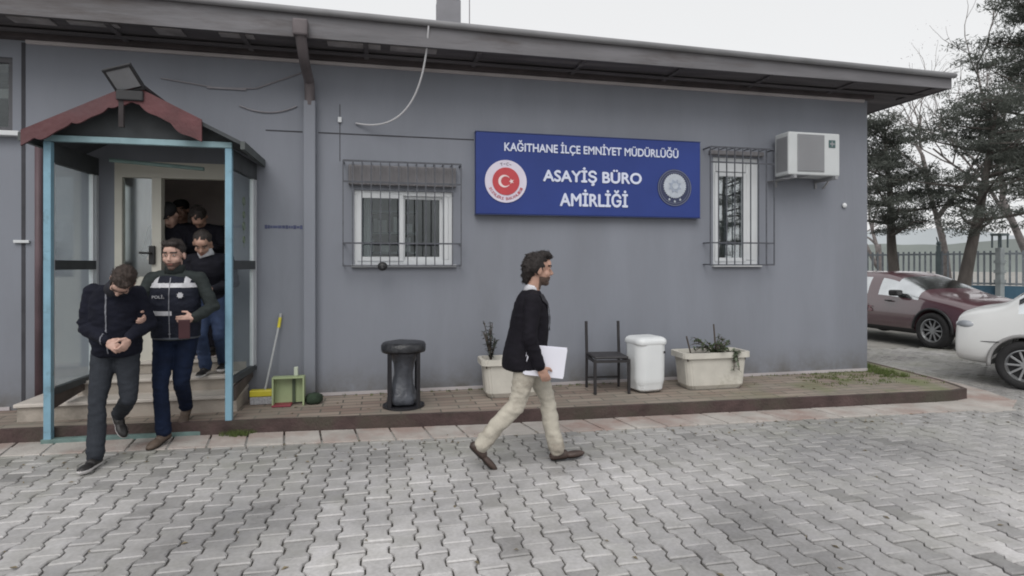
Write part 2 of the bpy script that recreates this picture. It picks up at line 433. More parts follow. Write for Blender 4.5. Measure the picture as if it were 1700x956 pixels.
# ------------------------------------------------------------------ building
WY = 7.01; TOPZ = 3.97
M_wall = mat('grey_wall_paint', (.208,.222,.258), .72, .05, 2.2, .10, 22, stretch=(1,1,.22), col2=(.182,.193,.222), c2scale=1.3, c2lo=.42, c2hi=.72)
M_wall2 = mat('grey_wall_paint_side', (.19,.21,.255), .75, .08, 1.2)
M_dark = mat('dark_gap', (.05,.05,.058), .9, .2)
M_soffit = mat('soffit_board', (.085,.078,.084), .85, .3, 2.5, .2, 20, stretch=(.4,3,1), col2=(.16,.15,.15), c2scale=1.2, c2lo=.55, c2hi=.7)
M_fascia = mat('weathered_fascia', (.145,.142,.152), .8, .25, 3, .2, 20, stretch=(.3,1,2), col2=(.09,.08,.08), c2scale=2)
M_roofsheet = mat('roof_sheet', (.22,.22,.23), .7, .2, 2)
M_white = mat('white_pvc', (.62,.64,.66), .4, .05, 3)
M_cream = mat('cream_pvc', (.58,.56,.50), .5, .06, 3)
M_iron = mat('grey_iron_grille', (.075,.08,.095), .6, .25, 20)
M_pale = mat('pale_trim', (.42,.39,.40), .7, .15, 2)
M_int = mat('interior_wall', (.30,.28,.27), .9, .1, 2)
M_intdark = mat('interior_dark', (.70,.62,.60), .9, .15, 2)
M_glass = glass_mat('window_glass', (.8,.84,.84), .055)
M_cglass = glass_mat('porch_glass', (.93,.96,.95), .16, .10)
bld = thing('office_building', 'long single storey grey building with wide eaves and blue sign', 'building', (0, WY, 0))
def bobj(name, bm, m, par=None, **k):
    """part of the building, bmesh given in world coordinates"""
    bmesh.ops.translate(bm, verts=bm.verts, vec=(0, -WY, 0)) if (par is None or par is bld) else bmesh.ops.translate(bm, verts=bm.verts, vec=-par_origin(par))
    return obj(name, bm, m, par or bld, **k)
def par_origin(p): return Vector((0, WY, 0)) if p is not bld else Vector((0, WY, 0))
def add_dirt(m):
    n = m.node_tree; N = n.nodes; L = n.links; b = N['Principled BSDF']; src = b.inputs['Base Color'].links[0].from_socket
    tc = N.new('ShaderNodeTexCoord'); sp = N.new('ShaderNodeSeparateXYZ'); L.new(tc.outputs['Object'], sp.inputs[0])
    ns = N.new('ShaderNodeTexNoise'); ns.inputs['Scale'].default_value = 3.5; ns.inputs['Detail'].default_value = 9; ns.inputs['Roughness'].default_value = .7; L.new(tc.outputs['Object'], ns.inputs[0])
    mr = N.new('ShaderNodeMapRange'); mr.inputs[1].default_value = .14; mr.inputs[2].default_value = .62; mr.inputs[3].default_value = 1; mr.inputs[4].default_value = 0; L.new(sp.outputs[2], mr.inputs[0])
    pw = N.new('ShaderNodeMath'); pw.operation = 'POWER'; pw.inputs[1].default_value = 1.8; L.new(mr.outputs[0], pw.inputs[0])
    r2 = N.new('ShaderNodeMapRange'); r2.inputs[1].default_value = .35; r2.inputs[2].default_value = .65; r2.inputs[3].default_value = .15; L.new(ns.outputs[0], r2.inputs[0])
    mu = N.new('ShaderNodeMath'); mu.operation = 'MULTIPLY'; L.new(pw.outputs[0], mu.inputs[0]); L.new(r2.outputs[0], mu.inputs[1])
    mm = N.new('ShaderNodeMix'); mm.data_type = 'RGBA'; mm.inputs[7].default_value = (.10,.092,.08,1); L.new(mu.outputs[0], mm.inputs[0]); L.new(src, mm.inputs[6])
    # scattered scuffs
    n3 = N.new('ShaderNodeTexNoise'); n3.inputs['Scale'].default_value = 1.1; n3.inputs['Detail'].default_value = 12; n3.inputs['Roughness'].default_value = .75; L.new(tc.outputs['Object'], n3.inputs[0])
    r3 = N.new('ShaderNodeMapRange'); r3.inputs[1].default_value = .62; r3.inputs[2].default_value = .72; r3.inputs[4].default_value = .35; L.new(n3.outputs[0], r3.inputs[0])
    m3 = N.new('ShaderNodeMix'); m3.data_type = 'RGBA'; m3.inputs[7].default_value = (.29,.30,.32,1); L.new(r3.outputs[0], m3.inputs[0]); L.new(mm.outputs[2], m3.inputs[6]); L.new(m3.outputs[2], b.inputs['Base Color'])
add_dirt(M_wall)
# front wall with openings
W1 = (-.30, .845, 1.62, 2.48); W2 = (4.27, 4.95, 1.62, 3.04); D1 = (-2.75, -1.60, .59, 2.72); W0 = (-5.6, -3.68, 2.98, 3.74)
holes = [W1, W2, D1, W0]
XL, XR = -7.5, 6.67
xs = sorted({XL, XR, *[h[0] for h in holes], *[h[1] for h in holes]}); zs = sorted({-.02, TOPZ, *[h[2] for h in holes], *[h[3] for h in holes]})
bm = B(); vc = {}
def gv(x, y, z):
    k = (round(x, 4), round(y, 4), round(z, 4))
    if k not in vc: vc[k] = bm.verts.new(k)
    return vc[k]
def solid(i, j):
    if i < 0 or j < 0 or i >= len(xs)-1 or j >= len(zs)-1: return False
    cx, cz = (xs[i]+xs[i+1])/2, (zs[j]+zs[j+1])/2
    return not any(h[0] < cx < h[1] and h[2] < cz < h[3] for h in holes)
YB = WY+.14
for i in range(len(xs)-1):
    for j in range(len(zs)-1):
        if not solid(i, j): continue
        x0, x1, z0, z1 = xs[i], xs[i+1], zs[j], zs[j+1]
        bm.faces.new((gv(x0, WY, z0), gv(x1, WY, z0), gv(x1, WY, z1), gv(x0, WY, z1)))
        bm.faces.new((gv(x0, YB, z0), gv(x0, YB, z1), gv(x1, YB, z1), gv(x1, YB, z0)))
        if not solid(i-1, j): bm.faces.new((gv(x0, WY, z0), gv(x0, WY, z1), gv(x0, YB, z1), gv(x0, YB, z0)))
        if not solid(i+1, j): bm.faces.new((gv(x1, WY, z0), gv(x1, YB, z0), gv(x1, YB, z1), gv(x1, WY, z1)))
        if not solid(i, j-1): bm.faces.new((gv(x0, WY, z0), gv(x0, YB, z0), gv(x1, YB, z0), gv(x1, WY, z0)))
        if not solid(i, j+1): bm.faces.new((gv(x0, WY, z1), gv(x1, WY, z1), gv(x1, YB, z1), gv(x0, YB, z1)))
bobj('front_wall', bm, M_wall)
bm = B(); box(bm, XR-.14, XR-.001, WY+.141, 12.5, -.02, TOPZ); box(bm, XL, XR-.141, 12.36, 12.5, -.02, TOPZ); box(bm, XL, XL+.14, WY+.141, 12.359, -.02, TOPZ)
bobj('side_wall', bm, M_wall2)
# interior: floor, ceiling, corridor walls
bm = B(); box(bm, XL+.15, XR-.15, WY+.142, 12.35, .05, .588); bobj('interior_floor', bm, M_intdark)
bm = B(); box(bm, XL+.15, XR-.15, WY+.142, 12.35, 3.35, 3.45); bobj('interior_ceiling', bm, M_int)
bm = B(); box(bm, -1.50, -1.42, WY+.142, 10.5, .59, 3.34); box(bm, -3.10, -3.02, WY+.142, 10.5, .59, 3.34); box(bm, -3.01, -1.51, 8.75, 8.85, .59, 3.34)
bobj('corridor_wall', bm, M_intdark)
bm = B(); box(bm, -1.41, XR-.16, 9.4, 9.5, .59, 3.34); bobj('partition_wall', bm, M_int)
# panel joints, plinth trim, conduit under the soffit
bm = B()
def hstrip(x0, x1, z, t=.014, d=.003): box(bm, x0, x1, WY-d, WY+.001, z-t/2, z+t/2)
hstrip(-1.25, -.86, 3.115); hstrip(-.69, 1.09, 3.115); 
for x in (-.455,): box(bm, x-.004, x+.004, WY-.0025, WY+.001, 2.80, 3.45)
box(bm, -3.60, -3.565, WY-.004, WY+.001, .14, 3.9)

split_loose(bobj('panel_joint', bm, M_dark))
bm = B(); box(bm, -3.55, 6.6, WY-.035, WY-.002, 3.885, 3.925, .004); bobj('cable_duct', bm, M_pale)
bm = B(); box(bm, -.68, 6.665, WY-.015, WY-.0005, PZ, PZ+.035); box(bm, XL, -3.7, WY-.015, WY-.0005, PZ, PZ+.035); split_loose(bobj('base_trim', bm, M_pale))
# roof
RX0, RX1, RY0, RY1 = -8.2, 7.42, 6.40, 13.1
roof_bm = B()
def quad(bm, *p): bm.faces.new([bm.verts.new(q) for q in p])
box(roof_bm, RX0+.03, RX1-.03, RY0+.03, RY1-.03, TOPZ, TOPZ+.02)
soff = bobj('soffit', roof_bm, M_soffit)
bm = B(); dz = .10   # fascia rises slightly to the left
def sbox(bm, x0, x1, y0, y1, z0, z1, zz0, zz1):
    v = [bm.verts.new(p) for p in [(x0,y0,z0),(x1,y0,zz0),(x1,y1,zz0),(x0,y1,z0),(x0,y0,z1),(x1,y0,zz1),(x1,y1,zz1),(x0,y1,z1)]]
    for f in ((0,1,2,3),(4,7,6,5),(0,4,5,1),(1,5,6,2),(2,6,7,3),(3,7,4,0)): bm.faces.new([v[i] for i in f])
sbox(bm, RX0, RX1, RY0, RY0+.028, TOPZ-.01, TOPZ+.36, TOPZ-.01, TOPZ+.155)
box(bm, RX1-.028, RX1, RY0+.029, RY1, TOPZ-.01, TOPZ+.15)
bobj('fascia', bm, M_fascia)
bm = B()
tube(bm, [(RX0, RY0-.03, TOPZ+.345), (RX1+.02, RY0-.03, TOPZ+.155)], .035, 10)
bobj('roof_edge_roll', bm, M_roofsheet, smooth=True)
bm = B()
quad(bm, (RX0, RY0, TOPZ+.36), (RX1, RY0, TOPZ+.156), (RX1, 9.7, TOPZ+.75), (RX0, 9.7, TOPZ+.9)); quad(bm, (RX0, 9.7, TOPZ+.9), (RX1, 9.7, TOPZ+.75), (RX1, RY1, TOPZ+.156), (RX0, RY1, TOPZ+.3))
quad(bm, (RX1, RY0+.03, TOPZ+.15), (RX1, RY1, TOPZ+.15), (RX1, 9.7, TOPZ+.75)); bobj('roof', bm, M_roofsheet)
# soffit battens and peeling pale boards
bm = B()
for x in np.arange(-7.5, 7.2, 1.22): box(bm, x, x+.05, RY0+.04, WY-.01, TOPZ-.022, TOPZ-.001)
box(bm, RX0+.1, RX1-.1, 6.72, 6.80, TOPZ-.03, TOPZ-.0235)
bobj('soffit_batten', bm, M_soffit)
bm = B(); rr = random.Random(3)
for x in (-4.0, -3.45, -2.95, -2.2, -1.6, -.55, .1):
    l = rr.uniform(.25, .55); box(bm, x, x+l, RY0+.06, RY0+.06+rr.uniform(.08, .2), TOPZ-.012, TOPZ-.002)
split_loose(bobj('soffit_patch', bm, mat('pale_patch', (.25,.235,.24), .8, .3, 6)))
bm = B(); box(bm, XL, XR+.02, WY-.10, WY-.001, TOPZ-.05, TOPZ-.001); bobj('wall_plate', bm, mat('dark_beam', (.055,.045,.048), .8, .3, 4))
# downpipe with hopper
bm = B(); box(bm, -.84, -.71, WY-.11, WY-.001, PZ, 3.45, .012); bobj('downpipe', bm, M_wall)
bm = B()
tube(bm, arcpts((-.80, RY0-.05, 4.05), (-.80, RY0+.02, 3.80), (-.775, WY-.13, 3.66), 8)+arcpts((-.775, WY-.10, 3.62), (-.775, WY-.06, 3.55), (-.775, WY-.06, 3.40), 6), .055, 12)
box(bm, -.875, -.725, RY0-.10, RY0-.002, 3.95, 4.12, .02)
bobj('downpipe_hopper', bm, mat('brown_pipe', (.11,.095,.10), .7, .3, 4))
# brown pipe left of the porch
bm = B(); tube(bm, [(-3.42, WY-.05, PZ), (-3.42, WY-.05, 2.9)], .035, 10); bobj('brown_pipe', bm, mat('maroon_pipe', (.10,.065,.075), .6, .2, 4), smooth=True)
# left high window
f = B(); box(f, W0[0], W0[1]+.0, WY+.03, WY+.08, W0[2], W0[2]+.05); box(f, W0[0], W0[1], WY+.03, WY+.08, W0[3]-.05, W0[3]); box(f, W0[1]-.05, W0[1], WY+.03, WY+.08, W0[2]+.051, W0[3]-.051); box(f, W0[0], W0[0]+.05, WY+.03, WY+.08, W0[2]+.051, W0[3]-.051); box(f, -4.66, -4.61, WY+.03, WY+.08, W0[2]+.051, W0[3]-.051)
w0 = bobj('window', f, mat('dark_frame', (.09,.09,.10), .6, .1)); w0['label'] = 'dark high window left of the porch'
bm = B(); box(bm, W0[0]+.05, W0[1]-.05, WY+.05, WY+.056, W0[2]+.05, W0[3]-.05); bobj('pane', bm, M_glass, w0)
bm = B(); box(bm, W0[0]-.05, W0[1]+.10, WY-.09, WY-.0005, W0[2]-.055, W0[2]-.005, .006); bobj('sill', bm, M_white, w0)

M_glass2 = glass_mat('mirror_window_glass', (.7,.74,.74), .38)
def window(name, W, mull, label, blinds=None):
    x0, x1, z0, z1 = W; f = B(); t = .055; ya, yb = WY+.03, WY+.09
    box(f, x0, x1, ya, yb, z0, z0+t, .004); box(f, x0, x1, ya, yb, z1-t, z1, .004); box(f, x0, x0+t, ya, yb, z0+t, z1-t); box(f, x1-t, x1, ya, yb, z0+t, z1-t)
    fr = bobj(name, f, M_white); fr['label'] = label
    return fr
g1 = window('window', W1, None, 'wide white window with open grille left of the blue sign')
def sash(par, x0, x1, z0, z1, y=0., gm=None):
    f = B(); t = .05; ya, yb = WY+.015+y, WY+.06+y
    box(f, x0, x1, ya, yb, z0, z0+t, .004); box(f, x0, x1, ya, yb, z1-t, z1, .004); box(f, x0, x0+t, ya, yb, z0+t-.001, z1-t+.001); box(f, x1-t, x1, ya, yb, z0+t-.001, z1-t+.001)
    bobj('sash', f, M_white, par)
    p = B(); box(p, x0+t-.005, x1-t+.005, ya+.02, ya+.026, z0+t-.005, z1-t+.005); bobj('pane', p, gm or M_glass, par)
sash(g1, W1[0]+.04, W1[0]+.56, W1[2]+.04, W1[3]-.04); sash(g1, W1[0]+.53, W1[1]-.11, W1[2]+.04, W1[3]-.04, .05)
bm = B(); box(bm, W1[1]-.125, W1[1]-.056, WY+.03, WY+.08, W1[2]+.056, W1[3]-.056, .008); bobj('side_panel', bm, M_white, g1)
bm = B(); box(bm, W1[0]-.03, W1[1]+.03, WY-.05, WY-.0005, W1[2]-.03, W1[2]-.002, .005); bobj('sill', bm, M_white, g1)
g2 = window('window', W2, None, 'tall narrow white barred window right of the blue sign')
sash(g2, W2[0]+.04, W2[0]+.50, W2[2]+.04, W2[3]-.20, gm=M_glass2); 
bm = B(); box(bm, W2[0]+.505, W2[1]-.056, WY+.02, WY+.07, W2[2]+.056, W2[3]-.056, .01); box(bm, W2[0]+.06, W2[0]+.50, WY+.02, WY+.07, W2[3]-.19, W2[3]-.056, .01); bobj('side_panel', bm, M_white, g2)
bm = B(); box(bm, W2[0]-.02, W2[1]+.02, WY-.05, WY-.0005, W2[2]-.03, W2[2]-.002, .005); bobj('sill', bm, M_white, g2)
def grille(par, x0, x1, z0, z1, zr, n, y=6.84):
    b = B(); r = .008
    for z in zr: box(b, x0, x1, y-.004, y+.012, z-.009, z+.009)
    for i in range(n+1):
        x = x0+(x1-x0)*i/n; box(b, x-.006, x+.006, y-.006, y+.006, z0, z1)
    for x in (x0, x1):
        for z in (z0+.01, z1-.01, zr[1]): box(b, x-.008, x+.008, y+.012, WY-.001, z-.008, z+.008)
    for i in range(1, n):
        x = x0+(x1-x0)*i/n; box(b, x-.005, x+.005, y+.012, WY-.001, z1-.012, z1-.002)
    bobj('grille', b, M_iron, par)
grille(g1, -.41, .915, 1.60, 2.79, [1.605, 1.86, 2.55, 2.785], 13)
grille(g2, 4.13, 5.06, 1.61, 3.14, [1.615, 1.90, 2.94, 3.135], 8)
# roller shutter boxes above the windows
bm = B()
box(bm, -.36, .87, WY-.06, WY-.0005, 2.53, 2.76, .01)
for i in range(28): box(bm, -.35+i*.0435, -.335+i*.0435, WY-.068, WY-.0605, 2.54, 2.75)
bobj('shutter_box', bm, mat('shutter_grey', (.17,.165,.175), .7, .15, 4), g1)
bm = B(); box(bm, 4.2, 5.0, WY-.05, WY-.0005, 3.06, 3.12, .01); bobj('shutter_box', bm, mat('shutter_grey', (.17,.165,.175)), g2)
# things inside the room behind window 1
cur = B()
def curtain(bm, x0, x1, y, z0, z1, amp=.02, n=60):
    pv = None
    for i in range(n+1):
        x = x0+(x1-x0)*i/n; yy = y+amp*math.sin(i*1.1)+amp*.4*math.sin(i*.37)
        a = bm.verts.new((x, yy, z0)); b = bm.verts.new((x, yy, z1))
        if pv: bm.faces.new((pv[0], a, b, pv[1]))
        pv = (a, b)
curtain(cur, -.34, -.10, WY+.3, 1.5, 2.7)
o = tag(obj('curtain', cur, mat('white_curtain', (.55,.56,.58), .9, .1, 3), smooth=True), 'white curtain gathered inside the wide window at its left side', 'curtain')
cur = B(); curtain(cur, 4.45, 4.78, WY+.28, 1.5, 3.2); tag(obj('curtain', cur, mat('white_curtain', ()), smooth=True), 'pale curtain hanging inside the tall narrow window', 'curtain')
t = thing('shelf_unit', 'shelf with papers and boxes seen inside through the wide window', 'shelf', (.1, 7.9, .59))
bm = B()
for z in (.9, 1.17, 1.42, 1.7): box(bm, -.35, .35, -.15, .15, z, z+.025)
for x in (-.36, .36): box(bm, x-.01, x+.01, -.15, .15, 0, 1.9)
obj('shelf_frame', bm, mat('shelf_metal', (.3,.31,.32), .5), t)
rr = random.Random(4); bm = B()
for z in (.925, 1.195, 1.445):
    x = -.33
    while x < .3:
        w = rr.uniform(.03, .1); h = rr.uniform(.08, .2); box(bm, x, x+w-.004, -.12, .08, z+.001, z+h); x += w+rr.choice([0, .02, .08])
obj('folders', bm, mat('folder_white', (.55,.55,.56), .8, .4, 2), t)

# ------------------------------------------------------------------ entrance door and steps
bm = B(); x0, x1, z0, z1 = D1
box(bm, x0, x0+.07, WY+.0, WY+.09, z0, z1); box(bm, x1-.07, x1, WY+.0, WY+.09, z0, z1); box(bm, x0+.07, x1-.07, WY+.0, WY+.09, z1-.17, z1); box(bm, x0+.36, x0+.45, WY-.01, WY+.10, z0, z1-.171)
box(bm, x0+.071, x0+.359, WY+.02, WY+.07, z0, z0+.9)
df = bobj('door_frame', bm, M_cream)
bm = B(); box(bm, x0+.071, x0+.359, WY+.04, WY+.046, z0+.901, z1-.172); bobj('pane', bm, M_cglass, df)
bm = B(); box(bm, -1.70, -1.655, WY+.12, WY+.85, z0+.01, z1-.18, .005); dl = bobj('door_leaf', bm, mat('door_cream_dark', (.32,.30,.27), .6, .1)); dl['label'] = 'open entrance door leaf swung inwards'
bm = B(); box(bm, x0+.34, x0+.40, WY-.05, WY-.011, 1.62, 1.82, .01); tube(bm, [(x0+.37, WY-.06, 1.74), (x0+.37, WY-.10, 1.74), (x0+.27, WY-.10, 1.745)], .012, 8); bobj('door_handle', bm, mat('black_plastic', (.02,.02,.022), .5, .1), df)
M_step = mat('step_stone', (.36,.32,.28), .8, .14, 4, .3, 40, col2=(.22,.20,.17), c2scale=2.2, c2lo=.5, c2hi=.7)
M_nose = mat('step_nosing', (.50,.46,.42), .6, .12, 5)
st = thing('entrance_steps', 'three worn beige stone steps leading up into the porch', 'steps', (0, 0, 0))
bm = B(); box(bm, -3.36, -1.43, 6.47, 7.0, PZ-.12, .262); box(bm, -2.98, -1.43, 6.75, 7.0, .263, .415); box(bm, -2.90, -1.45, 7.008, 7.0085, .45, .55)
obj('riser', bm, M_step, st)
bm = B(); box(bm, -3.38, -1.42, 6.44, 6.998, .2635, .30, .008); box(bm, -3.0, -1.42, 6.72, 6.999, .4155, .45, .008)
obj('tread', bm, M_nose, st)
bm = B(); box(bm, x0, x1, WY-.03, WY+.10, .555, .592, .006); bobj('threshold', bm, M_nose)
# ------------------------------------------------------------------ porch
M_blue = mat('light_blue_paint', (.20,.36,.46), .45, .12, 6, .15, 40, col2=(.13,.22,.27), c2scale=5, c2lo=.58, c2hi=.7)
M_green = mat('weathered_green', (.15,.22,.21), .7, .2, 6)
M_red = mat('faded_red_tile', (.105,.038,.042), .7, .3, 5, .3, 25, col2=(.09,.045,.05), c2scale=2.5, c2lo=.48, c2hi=.7)
M_rdark = mat('porch_roof_dark', (.05,.055,.06), .8, .25, 5)
M_alu = mat('aluminium_frame', (.55,.57,.60), .35, .06, 5, metal=.2)
PX0, PX1, PY = -2.93, -1.42, 6.12
porch = thing('porch', 'entrance porch with light blue posts and faded red gable roof', 'porch', (-2.2, PY, 0))
def pobj(n, bm, m, par=None, **k):
    bmesh.ops.translate(bm, verts=bm.verts, vec=(2.2, -PY, 0)); return obj(n, bm, m, par or porch, **k)
for x, z in ((PX0, .0), (PX1, .0)):
    bm = B(); box(bm, x-.03, x+.03, PY-.03, PY+.03, .012, 2.73, .004); pobj('post', bm, M_blue)
bm = B(); box(bm, PX0-.05, PX1+.05, PY-.035, PY+.035, .0, .045, .004); pobj('bottom_rail', bm, mat('green_rail', (.13,.20,.19), .7, .3, 8))
bm = B(); box(bm, PX0-.029, PX1+.029, PY-.026, PY+.026, 2.735, 2.79, .004); pobj('top_rail', bm, mat('pale_blue_rail', (.25,.38,.42), .5, .2, 6))
# side panels
for sx, xb in ((PX0, PX0+.02), (PX1, PX1+.06)):
    b = Vector((xb, WY-.015, 0)); a = Vector((sx, PY+.035, 0)); d = (b-a)
    def pan(bm, t0, t1, z0, z1, th):
        p0 = a+d*t0; p1 = a+d*t1; nrm = Vector((d.y, -d.x, 0)).normalized()*th/2
        prism(bm, [tuple((p0+nrm)[:2]), tuple((p1+nrm)[:2]), tuple((p1-nrm)[:2]), tuple((p0-nrm)[:2])], z0, z1)
    sz = .47 if sx == PX0 else .50
    bm = B(); pan(bm, .93, .985, sz, 2.55, .05); pan(bm, .86, .885, sz, 2.55, .04); pan(bm, .0, .03, sz, 2.55, .04)
    sp = pobj('side_panel', bm, M_alu)
    bm = B(); pan(bm, .03, .93, 1.57, 1.66, .045); pan(bm, 0, .985, sz-.04, sz+.02, .05); split_loose(pobj('cross_rail', bm, M_rdark, sp))
    bm = B(); pan(bm, 0, .985, 2.551, 2.73, .05); pobj('header', bm, M_rdark, sp)
    bm = B(); pan(bm, .03, .93, sz+.02, 1.57, .006); pan(bm, .03, .93, 1.66, 2.55, .006); pobj('pane', bm, M_cglass, sp)
# sloping brown skirt under the left panel and the dark skirt right
for x in (PX0, PX1+.03):
    bm = B(); v = []
    for dx in (-.015, .015):
        v.append([bm.verts.new((x+dx, PY+.04, .30)), bm.verts.new((x+dx, WY-.02, .38)), bm.verts.new((x+dx, WY-.02, .46)), bm.verts.new((x+dx, PY+.04, .44))])
    bm.faces.new(v[0]); bm.faces.new(v[1][::-1])
    for k in range(4): bm.faces.new((v[0][k], v[0][(k+1)%4], v[1][(k+1)%4], v[1][k]))
    pobj('skirt_board', bm, mat('brown_board', (.07,.055,.05), .8, .3, 6))
# roof slabs
EL, ER, AP, EZ, AZ, GY = -3.08, -1.27, -2.2, 2.74, 3.20, 5.99
bm = B()
for (xa, za, xb, zb) in ((EL, EZ, AP, AZ), (AP, AZ, ER, EZ)):
    for k in range(2):
        pass
    v = [bm.verts.new(p) for p in [(xa, GY, za), (xb, GY, zb), (xb, WY-.01, zb), (xa, WY-.01, za), (xa, GY, za+.035), (xb, GY, zb+.035), (xb, WY-.01, zb+.035), (xa, WY-.01, za+.035)]]
    for f_ in ((0,1,2,3),(4,7,6,5),(0,4,5,1),(1,5,6,2),(2,6,7,3),(3,7,4,0)): bm.faces.new([v[i] for i in f_])
pobj('roof', bm, M_rdark)
# ribs of the roof sheet, seen at the right eave
bm = B()
for x, z in ((EL, EZ), (ER, EZ)):
    box(bm, x-.02, x+.02, GY-.01, WY-.012, z-.035, z+.04)
split_loose(pobj('eave_board', bm, mat('eave_green_grey', (.075,.085,.085), .7, .2, 6)))
# red scalloped gable board: left part full, right part shorter
def gable(pts_top, depthf, x0, x1, n):
    bm = B(); front = []; 
    xs_ = np.linspace(x0, x1, n)
    topz = lambda x: EZ+.04+(AZ-EZ)*(1-abs(x-AP)/((AP-EL) if x < AP else (ER-AP)))
    ring = []
    for x in xs_:
        zt = topz(x)+.012; zb = zt-depthf(x)
        ring.append([bm.verts.new((x, GY-.028, zt)), bm.verts.new((x, GY-.028, zb)), bm.verts.new((x, GY-.004, zt)), bm.verts.new((x, GY-.004, zb))])
    for a, b in zip(ring, ring[1:]):
        bm.faces.new((a[0], a[1], b[1], b[0])); bm.faces.new((a[2], b[2], b[3], a[3])); bm.faces.new((a[0], b[0], b[2], a[2])); bm.faces.new((a[1], a[3], b[3], b[1]))
    bm.faces.new((ring[0][0], ring[0][2], ring[0][3], ring[0][1])); bm.faces.new((ring[-1][0], ring[-1][1], ring[-1][3], ring[-1][2]))
    return bm
def scal(x, base, amp, per): 
    t = ((x+5) % per)/per; return base + amp*(1-(2*t-1)**2) + .02*math.sin(x*23)
bm = gable(None, lambda x: scal(x, .10, .065, .29), EL+.01, -2.30, 60); pobj('gable_board', bm, M_red)
bm = gable(None, lambda x: scal(x, .13 + .07*max(0, (x+2.1)/.5), .05, .26), -2.27, -1.62, 50); pobj('gable_board', bm, M_red)
bm = B(); box(bm, -2.305, -2.265, GY-.034, GY-.003, 2.86, 3.20); box(bm, AP-.10, AP+.10, GY-.05, WY-.02, AZ+.022, AZ+.06, .01); pobj('ridge_cap_and_gap', bm, mat('ridge_and_gap_brown', (.035,.028,.03), .8, .3, 5))  # slim upright box stands in for the dark gap between the boards
# dark sheet painted as the shade inside the gable, and cross tie
bm = B(); v = [bm.verts.new(p) for p in [(EL+.1, PY+.02, 2.80), (ER-.1, PY+.02, 2.80), (AP, PY+.02, AZ-.02)]]; v2 = [bm.verts.new((q.co.x, PY+.04, q.co.z)) for q in v]
bm.faces.new(v); bm.faces.new(v2[::-1]); [bm.faces.new((v[k], v[(k+1)%3], v2[(k+1)%3], v2[k])) for k in range(3)]
pobj('gable_shade', bm, M_rdark)
bm = B(); tube(bm, [(PX0+.3, 6.6, 2.66), (PX1-.35, 6.6, 2.60)], .02, 8); pobj('tie_bar', bm, M_green)
# sticker with green symbols on the right side panel
bm = B()
for k, z in enumerate((2.28, 2.14, 2.02, 1.88)):
    bmesh.ops.create_cone(bm, cap_ends=False, segments=16, radius1=.045-.008*(k % 2), radius2=.045-.008*(k % 2), depth=.012, matrix=Matrix.Translation((PX1+.027, 6.62, z)) @ Matrix.Rotation(R(90), 4, 'Y'))
    boxc(bm, (PX1+.027, 6.62, z-.06), (.004, .012, .05))
tag(pobj('sticker', bm, mat('sticker_green', (.10,.13,.06), .6, .3, 30)), 'green curled window sticker')

# ------------------------------------------------------------------ floodlight on the gable
fl = thing('floodlight', 'black floodlight bracket standing on the red porch gable', 'floodlight', (-2.20, 5.97, 3.19))
bm = B(); rt = Matrix.Rotation(R(40), 4, 'X') @ Matrix.Rotation(R(-18), 4, 'Y') @ Matrix.Diagonal((.8, 1, .9, 1))
for s in (-1, 1): box(bm, s*.145-.012, s*.145+.012, -.015, .015, 0, .24)
box(bm, -.157, .157, -.018, .018, .24, .262); box(bm, -.157, .157, -.016, .016, -.005, .02)
bmesh.ops.transform(bm, matrix=rt, verts=bm.verts); obj('frame', bm, mat('black_metal', (.02,.02,.023), .5, .1), fl)
bm = B(); box(bm, -.13, .13, -.012, .012, .035, .235); bmesh.ops.transform(bm, matrix=rt, verts=bm.verts); obj('lamp_glass', bm, mat('lamp_glass', (.20,.205,.22), .3, .1), fl)
bm = B(); box(bm, -.12, .10, -.035, .04, -.09, .0, .01); obj('housing', bm, mat('black_metal', ()), fl)

# ------------------------------------------------------------------ sign
M_sblue = mat('sign_blue', (.024,.046,.205), .5, .12, 1.2, coat=.03, spec=.3)
M_letter = mat('sign_letter', (.62,.66,.80), .5, .04, 3)
sg = thing('police_sign', 'long blue sign board with white lettering and two round emblems', 'sign', (2.565, WY-.04, 2.71))
SY = -.055
bm = B(); box(bm, -1.465, 1.465, -.055, .038, -.487, .487, .008); obj('board', bm, M_sblue, sg)
bm = B()
for a in ((-1.47, 1.47, .488, .496), (-1.47, 1.47, -.496, -.488)): box(bm, a[0], a[1], -.058, .036, a[2], a[3])
obj('frame', bm, mat('sign_edge', (.03,.045,.13), .4), sg)
def sign_text(s, xc, z, w, h, name='lettering', m=None, b=.012, y=SY-.003, par=sg):
    me = text_mesh(s, w, h, .006, 0); out = bmesh.new()
    for k, (dx, dz_) in enumerate(((0, 0), (b, 0), (-b, 0), (0, b), (0, -b))):
        q = me.copy(); q.transform(Matrix.Translation((xc+dx, y-.0007*k, z+dz_)) @ Matrix.Rotation(R(90), 4, 'X')); out.from_mesh(q)
    o = obj(name, out, m or M_letter, par); return o
sign_text('KAĞITHANE İLÇE EMNİYET MÜDÜRLÜĞÜ', 2.58-2.565, 3.035-2.71, 2.27, .155, b=.003)
sign_text('ASAYİŞ BÜRO', 2.567-2.565, 2.705-2.71, 1.28, .215, b=.006)
sign_text('AMİRLİĞİ', 2.58-2.565, 2.44-2.71, .88, .205, b=.006)
def disc(bm, x, z, r, y0, y1, seg=48): bmesh.ops.create_cone(bm, cap_ends=True, segments=seg, radius1=r, radius2=r, depth=abs(y1-y0), matrix=Matrix.Translation((x, (y0+y1)/2, z)) @ Matrix.Rotation(R(90), 4, 'X'))
